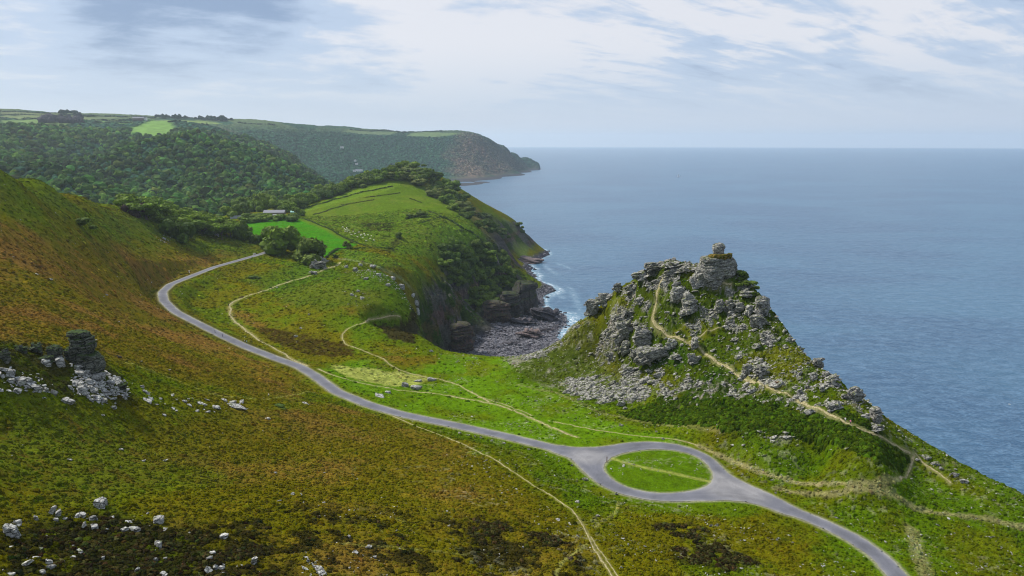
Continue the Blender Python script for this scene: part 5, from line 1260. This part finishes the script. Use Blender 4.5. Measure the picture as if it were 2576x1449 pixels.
for i, (pl, w_, lb) in enumerate([([(612,556),(680,553),(750,549)], 6, 'thick hedge along the back of the bright field'), ([(750,530),(840,503),(910,484),(985,470)], 3, 'hedge climbing the left side of the green hill'), ([(755,548),(830,577),(900,613),(930,622)], 1.8, 'low hedge bank between the bright field and the hill'),
    ([(845,627),(930,624),(990,626)], 2, 'dark hedge below the small tree on the field corner'), ([(1105,545),(1160,575),(1215,612),(1238,640)], 4, 'dark hedge down the right side of the green hill'), ([(1060,562),(1105,548)], 2, 'short hedge right of the gorse clump'),
    ([(822,648),(840,632),(850,628)], 3, 'short hedge at the point of the bright field')]):
    strip('hedge', pl, w_ * .8, w_ * .7, G, M_WOOD, lb, 'hedge', None, w_ * .5, (.035, .058, .014), 80 + i)
for i, pl in enumerate([[(915,498),(960,492),(1005,486)], [(855,515),(900,510),(940,503)], [(790,540),(830,527),(880,513)], [(920,566),(980,563)], [(1030,500),(1060,510)], [(1075,530),(1100,540)]]):
    strip('gorse_strip', pl, 1.9, 1.3, G, M_WOOD, 'strip of dark gorse lying across the face of the green hill', 'gorse', None, 1.2, (.04, .05, .018), 60 + i, group='gorse strips on the green hill')

# ------------------------------------------------------------------ buildings
def plain(name, col, rough=.85, nz=.25, sc_=2.0):
    m, t = mat_new(name); n_ = t.noise(objpos(t), sc_, 4, .6)
    finish(t, t.vmath('SCALE', t.new('ShaderNodeRGB').outputs[0], scale=t.math('MULTIPLY_ADD', n_, nz * 2, 1 - nz)), rough, None, .2)
    m.node_tree.nodes['RGB'].outputs[0].default_value = (*col, 1) if 'RGB' in m.node_tree.nodes else (0, 0, 0, 1)
    return m
M_WHITE = plain('white_render', (.78, .76, .70)); M_SLATE = plain('grey_roof', (.20, .20, .22)); M_WIN = plain('window_glass', (.03, .035, .04), .2); M_OCHRE = plain('ochre_stone', (.55, .40, .20), .9, .4, .8)
M_TEAL = plain('green_sheet', (.30, .52, .45)); M_RED = M_RED; M_BRICK = plain('brown_wall', (.16, .12, .09)); M_WOODP = plain('brown_timber', (.10, .05, .03)); M_GREYB = plain('grey_wall_render', (.30, .31, .34))
def box(x0, x1, y0, y1, z0, z1):
    V = np.array([(x, y, z) for z in (z0, z1) for x, y in ((x0, y0), (x1, y0), (x1, y1), (x0, y1))], float)
    return V, np.array([[0, 3, 2, 1], [4, 5, 6, 7], [0, 1, 5, 4], [1, 2, 6, 5], [2, 3, 7, 6], [3, 0, 4, 7]])
def gable(L_, W_, z0, h_, ov=.4, th=.25):
    """pitched roof along x"""
    a_, b_ = L_ / 2 + ov, W_ / 2 + ov
    V = np.array([(-a_, -b_, z0), (a_, -b_, z0), (a_, 0, z0 + h_), (-a_, 0, z0 + h_), (a_, b_, z0), (-a_, b_, z0),
                  (-a_, -b_, z0 - th), (a_, -b_, z0 - th), (a_, 0, z0 + h_ - th), (-a_, 0, z0 + h_ - th), (a_, b_, z0 - th), (-a_, b_, z0 - th)], float)
    return V, np.array([[0, 1, 2, 3], [3, 2, 4, 5], [7, 6, 9, 8], [8, 9, 11, 10], [6, 7, 1, 0], [10, 11, 5, 4], [7, 8, 2, 1], [8, 10, 4, 2], [9, 6, 0, 3], [11, 9, 3, 5]])
def gable_wall(L_, W_, z0, h_):
    a_, b_ = L_ / 2, W_ / 2 - .02
    V = np.array([(x, y, z) for x in (-a_, a_) for y, z in ((-b_, z0), (b_, z0), (0, z0 + h_ - .35))], float)
    return V, np.array([[0, 2, 1], [3, 4, 5]])
def house(x, y, z, L_, W_, H_, R_, yaw, wall, roof, label, cat='house', name='house', wins=3, chimney=True, group=None):
    root = bpy.data.objects.new(name, None); COL.objects.link(root); root.location = (x, y, z - .5); root.rotation_euler = (0, 0, yaw)
    tag(root, label, cat, group)
    w_o = mesh_np('wall', *box(-L_ / 2, L_ / 2, -W_ / 2, W_ / 2, 0, H_), wall, False, root)
    mesh_np('gable_end', *gable_wall(L_, W_, H_, R_), wall, False, root)
    r_o = mesh_np('roof', *gable(L_, W_, H_ + .25, R_), roof, False, root)
    if chimney: mesh_np('chimney', *box(L_ * .28, L_ * .28 + .9, -.45, .45, H_ + R_ * .5, H_ + R_ + 1.0), wall, False, r_o)
    for i in range(wins):
        cx_ = (i + .5) / wins * L_ - L_ / 2
        for zz_ in ([H_ * .25, H_ * .65] if H_ > 4.5 else [H_ * .45]):
            mesh_np('window', *box(cx_ - .6, cx_ + .6, -W_ / 2 - .06, -W_ / 2 + .05, zz_ - .55, zz_ + .75), M_WIN, False, root)
    return root
def lp(X, Y, L): p = L.hit(X, Y); return p
p = G.hit(684, 545); house(p[0], p[1] + 12, p[2] - .5, 27, 14, 5.5, 3.0, .12, M_BRICK, M_SLATE, 'long grey roofed farm building half hidden by trees', 'farm building', 'farm_building', 5)
p = G.hit(700, 551); house(p[0] - 1, p[1] + 3, p[2], 12, 7, 5.2, 1.2, 0, M_OCHRE, M_SLATE, 'small ochre stone barn behind the hedge of the bright field', 'barn', 'barn', 3, False)
p = G.hit(740, 538); house(p[0], p[1] + 4, p[2], 11, 6, 2.6, 1.6, .1, M_TEAL, M_TEAL, 'low pale green roofed shed beside the farm', 'shed', 'shed', 2, False)
p = G.hit(612, 549); tag(mesh_np('farm_wall', *(lambda q: (q[0] + (p[0] + 8, p[1] + 2, p[2] - 1), q[1]))(box(-26, 26, -.4, .4, 0, 4.2)), M_GREYB, False), 'long pale grey wall left of the farm behind the bright field', 'wall')
for X, Y, L_, H_, lb in [(860, 373, 18, 6, 'white house high in the woods under the far headland'), (893, 406, 12, 5, 'small white house in the middle of the far woods'), (897, 415, 14, 4, 'long low white house just below the middle of the far woods'), (903, 431, 30, 6, 'large pale house low in the far woods'),
    (891, 432, 12, 6, 'cream house beside the large pale one low in the far woods'), (908, 443, 16, 5, 'lowest white house by the mouth of the far combe')]:
    p = F.hit(X, Y)
    if p is None: continue
    h_ = math.hypot(p[0], p[1]); q = (p[0] * (1 - 10 / h_), p[1] * (1 - 10 / h_))
    house(q[0], q[1], float(F.h(*q)) + 5, L_, 10, H_, 4, .3 * r_t.random(), M_WHITE, M_SLATE, lb, 'house', 'house', 4)
p = F.hit(349, 303); house(p[0], p[1], p[2], 40, 14, 8, 5, .1, M_BRICK, M_SLATE, 'dark lone barn on the far plateau above the green field', 'barn', 'barn', 0, False)
p = F.hit(356, 303); house(p[0] + 16, p[1] - 4, p[2], 12, 9, 6, 4, .1, M_WHITE, M_SLATE, 'small white cottage beside the dark lone barn', 'house', 'house', 2, True)

# gate and fence at the road end
def post_mesh(h_, r_, taper=.8): 
    a_ = np.arange(8) * math.pi / 4; V = np.concatenate([np.stack([np.cos(a_) * r_ * k_, np.sin(a_) * r_ * k_, 0 * a_ + z_], -1) for z_, k_ in ((-.3, 1), (h_ * .95, taper), (h_, taper * .6))] + [np.array([[0, 0, h_ + r_ * .2]])])
    Fc = [[j_ * 8 + i, j_ * 8 + (i + 1) % 8, j_ * 8 + 8 + (i + 1) % 8, j_ * 8 + 8 + i] for j_ in (0, 1) for i in range(8)] + [[16 + i, 16 + (i + 1) % 8, 24, 24] for i in range(8)]
    return V, np.array([f_ if f_[2] != f_[3] else f_ for f_ in Fc])
def quads_to_tris(Fc):
    o_ = []
    for f_ in Fc:
        o_.append([f_[0], f_[1], f_[2]])
        if f_[2] != f_[3]: o_.append([f_[0], f_[2], f_[3]])
    return np.array(o_)
p0, p1 = G.hit(672, 626), G.hit(704, 632)
g = bpy.data.objects.new('field_gate', None); COL.objects.link(g); g.location = (p0[0], p0[1], p0[2]); tag(g, 'pale timber gate and rails across the end of the road', 'gate')
vec = np.array([p1[0] - p0[0], p1[1] - p0[1], p1[2] - p0[2]]); n_ = 5
for i in range(n_ + 1):
    V, Fc = post_mesh(1.5, .14); o = mesh_np('post', V + vec * i / n_, quads_to_tris(Fc), M_WHITE if i in (1, 4) else M_WOODP, False, g)
ln = math.hypot(vec[0], vec[1]); yw = math.atan2(vec[1], vec[0])
for zz_ in (.45, .85, 1.25):
    V, Fc = box(0, ln, -.04, .04, zz_ - .07, zz_ + .07); V = rotz(V, yw); V[:, 2] += (V[:, 0] * vec[0] + V[:, 1] * vec[1]) / ln ** 2 * vec[2]
    mesh_np('rail', V, Fc, M_GREYB, False, g)
# post on the island and marker post by the road
p = PZ(1526, 1163, 84.5); V, Fc = post_mesh(2.3, .16, .95); o = mesh_np('timber_post', V, quads_to_tris(Fc), M_WOODP, False); o.location = (p[0], p[1], gz(p[0], p[1])); tag(o, 'lone reddish brown timber post at the left tip of the grass island', 'post')
p = G.hit(476, 688); V, Fc = post_mesh(2.4, .35, .9); o = mesh_np('marker_stone', V, quads_to_tris(Fc), M_WHITE, False); o.location = (p[0], p[1], gz(p[0], p[1])); tag(o, 'upright white marker stone beside the upper road', 'marker stone')

# ------------------------------------------------------------------ walkers, sheep, gulls, a sail
def skinned(name, verts, edges, mat, root=0, sub=1):
    me = bpy.data.meshes.new(name); me.from_pydata([v[:3] for v in verts], edges, []); me.materials.append(mat)
    o = bpy.data.objects.new(name, me); COL.objects.link(o)
    sk = o.modifiers.new('skin', 'SKIN'); sk.use_smooth_shade = True
    for i, v in enumerate(verts): me.skin_vertices[0].data[i].radius = (v[3], v[4] if len(v) > 4 else v[3])
    me.skin_vertices[0].data[root].use_root = True
    if sub: o.modifiers.new('sub', 'SUBSURF').levels = sub; o.modifiers['sub'].render_levels = sub
    return o
def person_mat(name, top, leg):
    m, t = mat_new(name); z_ = t.new('ShaderNodeSeparateXYZ', ins={0: t.new('ShaderNodeTexCoord').outputs['Object']}).outputs[2]
    a_ = t.mix(t.math('GREATER_THAN', z_, .93), leg, top); b_ = t.mix(t.math('GREATER_THAN', z_, 1.47), a_, (.50, .31, .22)); c_ = t.mix(t.math('LESS_THAN', z_, .07), b_, (.03, .025, .02))
    finish(t, c_, .85); return m
M_HAIR = plain('dark_hair', (.03, .02, .015))
def person(X, Y, face, top, leg, label, stride=.22, group=None, at=None):
    s_ = stride
    v = [(0, 0, .96, .15, .11), (0, 0, 1.18, .14, .10), (0, 0, 1.38, .18, .11), (0, 0, 1.50, .06), (0, .01, 1.60, .085, .10), (0, .01, 1.70, .075, .09),
         (-.20, 0, 1.40, .065), (-.26, -.08, 1.14, .05), (-.24, .08 + s_ * .4, .92, .04), (-.24, .12 + s_ * .4, .84, .035), (.20, 0, 1.40, .065), (.26, -.06, 1.14, .05), (.24, -.02 - s_ * .4, .92, .04), (.24, 0 - s_ * .4, .84, .035),
         (-.10, 0, .88, .10), (-.10, s_ * .6, .50, .075), (-.10, s_, .08, .05), (-.10, s_ + .16, .04, .045), (.10, 0, .88, .10), (.10, -s_ * .25, .50, .075), (.10, -s_, .08, .05), (.10, -s_ + .16, .04, .045)]
    ed = [(0, 1), (1, 2), (2, 3), (3, 4), (4, 5), (2, 6), (6, 7), (7, 8), (8, 9), (2, 10), (10, 11), (11, 12), (12, 13), (0, 14), (14, 15), (15, 16), (16, 17), (0, 18), (18, 19), (19, 20), (20, 21)]
    o = skinned('person', v, ed, person_mat('clothing', top, leg))
    p = at or G.hit(X, Y); o.location = (p[0], p[1], gz(p[0], p[1]) + .08); o.rotation_euler = (0, 0, face); o.scale = (1.05, 1.05, 1.05)
    tag(o, label, 'person', group)
    Vh, Fh = ico(2); hr = mesh_np('hair', Vh * (.098, .115, .09) + (0, -.015, 1.70), Fh, M_HAIR, True, o)
    return o
person(615, 862, 2.4, (.70, .68, .62), (.10, .11, .16), 'walker in a white top on the road, left of a pair'); person(620.5, 864, 2.4, (.30, .55, .60), (.06, .06, .08), 'walker in a pale blue top on the road, right of a pair')
person(541, 838, -.7, (.03, .03, .05), (.02, .02, .03), 'walker in dark clothes farther up the road'); person(560, 848, -.7, (.03, .03, .10), (.03, .03, .05), 'walker in navy clothes in the middle of the road')
person(575, 771, .2, (.02, .02, .02), (.02, .02, .03), 'walker in black at the upper bend of the footpath'); person(581, 797, .1, (.06, .03, .03), (.03, .03, .04), 'walker in dark red at the lower bend of the footpath')
person(1245, 1014, 1.0, (.10, .04, .03), (.03, .03, .05), 'walker in dark brown where the two valley paths meet'); person(1250, 1012, 1.2, (.30, .10, .06), (.04, .04, .05), 'walker in rust red where the two valley paths meet')
person(2125, 1062, -1.0, (.75, .74, .72), (.10, .10, .14), 'hiker in white on the crag path'); person(2138, 1068, -1.0, (.60, .18, .28), (.05, .05, .08), 'hiker in pink on the crag path')
person(676, 1000, 1.5, (.70, .70, .70), (.05, .05, .06), 'walker in a white top on the faint track of the hillside')

M_FLEECE = plain('fleece', (.72, .68, .58), .95, .15, 6); M_FACE = plain('dark_face', (.10, .08, .06)); M_DARKWOOL = plain('dark_coat', (.03, .025, .02)); M_FEATH = plain('white_feathers', (.80, .80, .80)); M_BROWNCOAT = plain('brown_coat', (.20, .10, .05))
def beast(name, mat, face_mat, graze=True):
    hz_ = .28 if graze else .95
    v = [(0, -.45, .68, .24, .26), (0, 0, .70, .30, .30), (0, .42, .72, .24, .26), (0, .62, .72 if graze else .86, .12), (0, .80, hz_ + .12, .09), (0, .96, hz_, .06), (0, -.66, .66, .05),
         (-.16, .42, .42, .07), (-.16, .44, .04, .04), (.16, .42, .42, .07), (.16, .40, .04, .04), (-.16, -.45, .42, .08), (-.16, -.52, .26, .05), (-.16, -.47, .04, .04), (.16, -.45, .42, .08), (.16, -.54, .26, .05), (.16, -.49, .04, .04)]
    ed = [(0, 1), (1, 2), (2, 3), (3, 4), (4, 5), (0, 6), (2, 7), (7, 8), (2, 9), (9, 10), (0, 11), (11, 12), (12, 13), (0, 14), (14, 15), (15, 16)]
    return skinned(name, v, ed, mat, 1)
proto_s = beast('sheep', M_FLEECE, M_FACE); first = True
fl_px = [(862,573),(866,577),(872,575),(869,580),(873,584),(877,581),(880,587),(888,584),(893,590),(903,586),(909,592),(916,590),(925,593),(934,595),(912,600),(899,598),(921,607),(931,602),(907,594),(873,578),(884,592),(940,606),(918,594),(868,584)]
for i, (X, Y) in enumerate(fl_px):
    o = proto_s if i == 0 else proto_s.copy()
    if i: COL.objects.link(o)
    p = G.hit(X, Y); o.location = (p[0], p[1], gz(p[0], p[1])); o.rotation_euler = (0, 0, r_t.uniform(0, 6.28)); o.scale = (1.5, 1.5, 1.5)
    tag(o, 'white sheep grazing in the flock beside the hedge of the bright field', 'sheep', 'flock of sheep on the green hill')
o = beast('goat', M_DARKWOOL, M_DARKWOOL, False); p = G.hit(302, 904); o.location = (p[0], p[1], gz(p[0], p[1])); o.rotation_euler = (0, 0, 1.2); o.scale = (1.3, 1.3, 1.3); tag(o, 'lone black goat standing on the slope right of the rock pillar', 'goat')
o = beast('goat', M_BROWNCOAT, M_DARKWOOL, False); p = G.hit(1955, 968); o.location = (p[0], p[1], gz(p[0], p[1])); o.rotation_euler = (0, 0, 1.7); o.scale = (1.4, 1.4, 1.4); tag(o, 'tan goat beside the pale path on the right of the crag', 'goat')
def gull(x, y, z, label, sc_=1.0):
    v = [(0, -.28, 0, .03), (0, -.1, .0, .08), (0, .12, .01, .09), (0, .26, .03, .05), (0, .34, .03, .02), (-.3, .06, .08, .04, .02), (-.68, -.06, .02, .02, .01), (.3, .06, .08, .04, .02), (.68, -.06, .02, .02, .01)]
    o = skinned('gull', v, [(0, 1), (1, 2), (2, 3), (3, 4), (2, 5), (5, 6), (2, 7), (7, 8)], M_FEATH, 2)
    o.location = (x, y, z); o.rotation_euler = (0, .25, 1.1); o.scale = (sc_,) * 3; tag(o, label, 'gull')
x, y, z = at_d(2539, 1017, 330); gull(x, y, z, 'white gull flying over the sea at the right', 1.5)
x, y, z = at_d(1967, 812, 340); gull(x, y, z, 'white gull gliding close to the right skyline of the crag', 1.5)
# sailing boat far out
p = PZ(1706, 446, 0)
b = bpy.data.objects.new('sailing_boat', None); COL.objects.link(b); b.location = (p[0], p[1], 0); b.scale = (1.6, 1.6, 1.6); tag(b, 'tiny white sailing boat far out on the sea', 'sailing boat')
hx_ = np.array([(-4, 0, .1), (-3.6, -1.1, 1.0), (0, -1.5, .9), (4.6, 0, 1.3), (0, 1.5, .9), (-3.6, 1.1, 1.0), (-3, 0, -.5), (3, 0, -.4)])
mesh_np('hull', hx_, [[0, 1, 6], [1, 2, 6], [2, 7, 6], [2, 3, 7], [3, 4, 7], [4, 6, 7], [4, 5, 6], [5, 0, 6], [1, 0, 5], [1, 5, 4], [1, 4, 2], [2, 4, 3]], M_FEATH, False, b)
mesh_np('mast', *box(.35, .5, -.08, .08, .8, 12), M_GREYB, False, b)
sv_ = np.array([(.3, .03, 1.6), (-3.6, .3, 1.6), (.3, .03, 11.6), (.3, -.03, 1.6), (-3.6, .24, 1.6), (.3, -.03, 11.6)])
mesh_np('mainsail', sv_, [[0, 1, 2], [3, 5, 4], [0, 3, 4], [0, 4, 1], [1, 4, 5], [1, 5, 2]], M_FEATH, False, b)
jv_ = np.array([(.6, .03, 10.0), (4.4, .03, 1.5), (.7, .35, 1.7), (.6, -.03, 10.0), (4.4, -.03, 1.5), (.7, .29, 1.7)])
mesh_np('jib', jv_, [[0, 1, 2], [3, 5, 4], [0, 3, 4], [0, 4, 1], [2, 5, 3], [2, 3, 0], [1, 4, 5], [1, 5, 2]], M_FEATH, False, b)

# ------------------------------------------------------------------ air
hz, t = mat_new('haze_air'); 
vol = t.new('ShaderNodeVolumePrincipled', ins={'Color': (.76, .89, 1.0), 'Density': 0.000043, 'Anisotropy': .5})
t.new('ShaderNodeOutputMaterial', ins={1: vol.outputs[0]})
hx0, hx1, hy0, hy1, hz0, hz1 = -29500, 29500, -29500, 29500, -21, 480
hv = [(x, y, z) for z in (hz0, hz1) for x, y in ((hx0, hy0), (hx1, hy0), (hx1, hy1), (hx0, hy1))]
ho = mesh_np('haze', hv, [[0, 3, 2, 1], [4, 5, 6, 7], [0, 1, 5, 4], [1, 2, 6, 5], [2, 3, 7, 6], [3, 0, 4, 7]], hz, False)
tag(ho, kind='stuff')
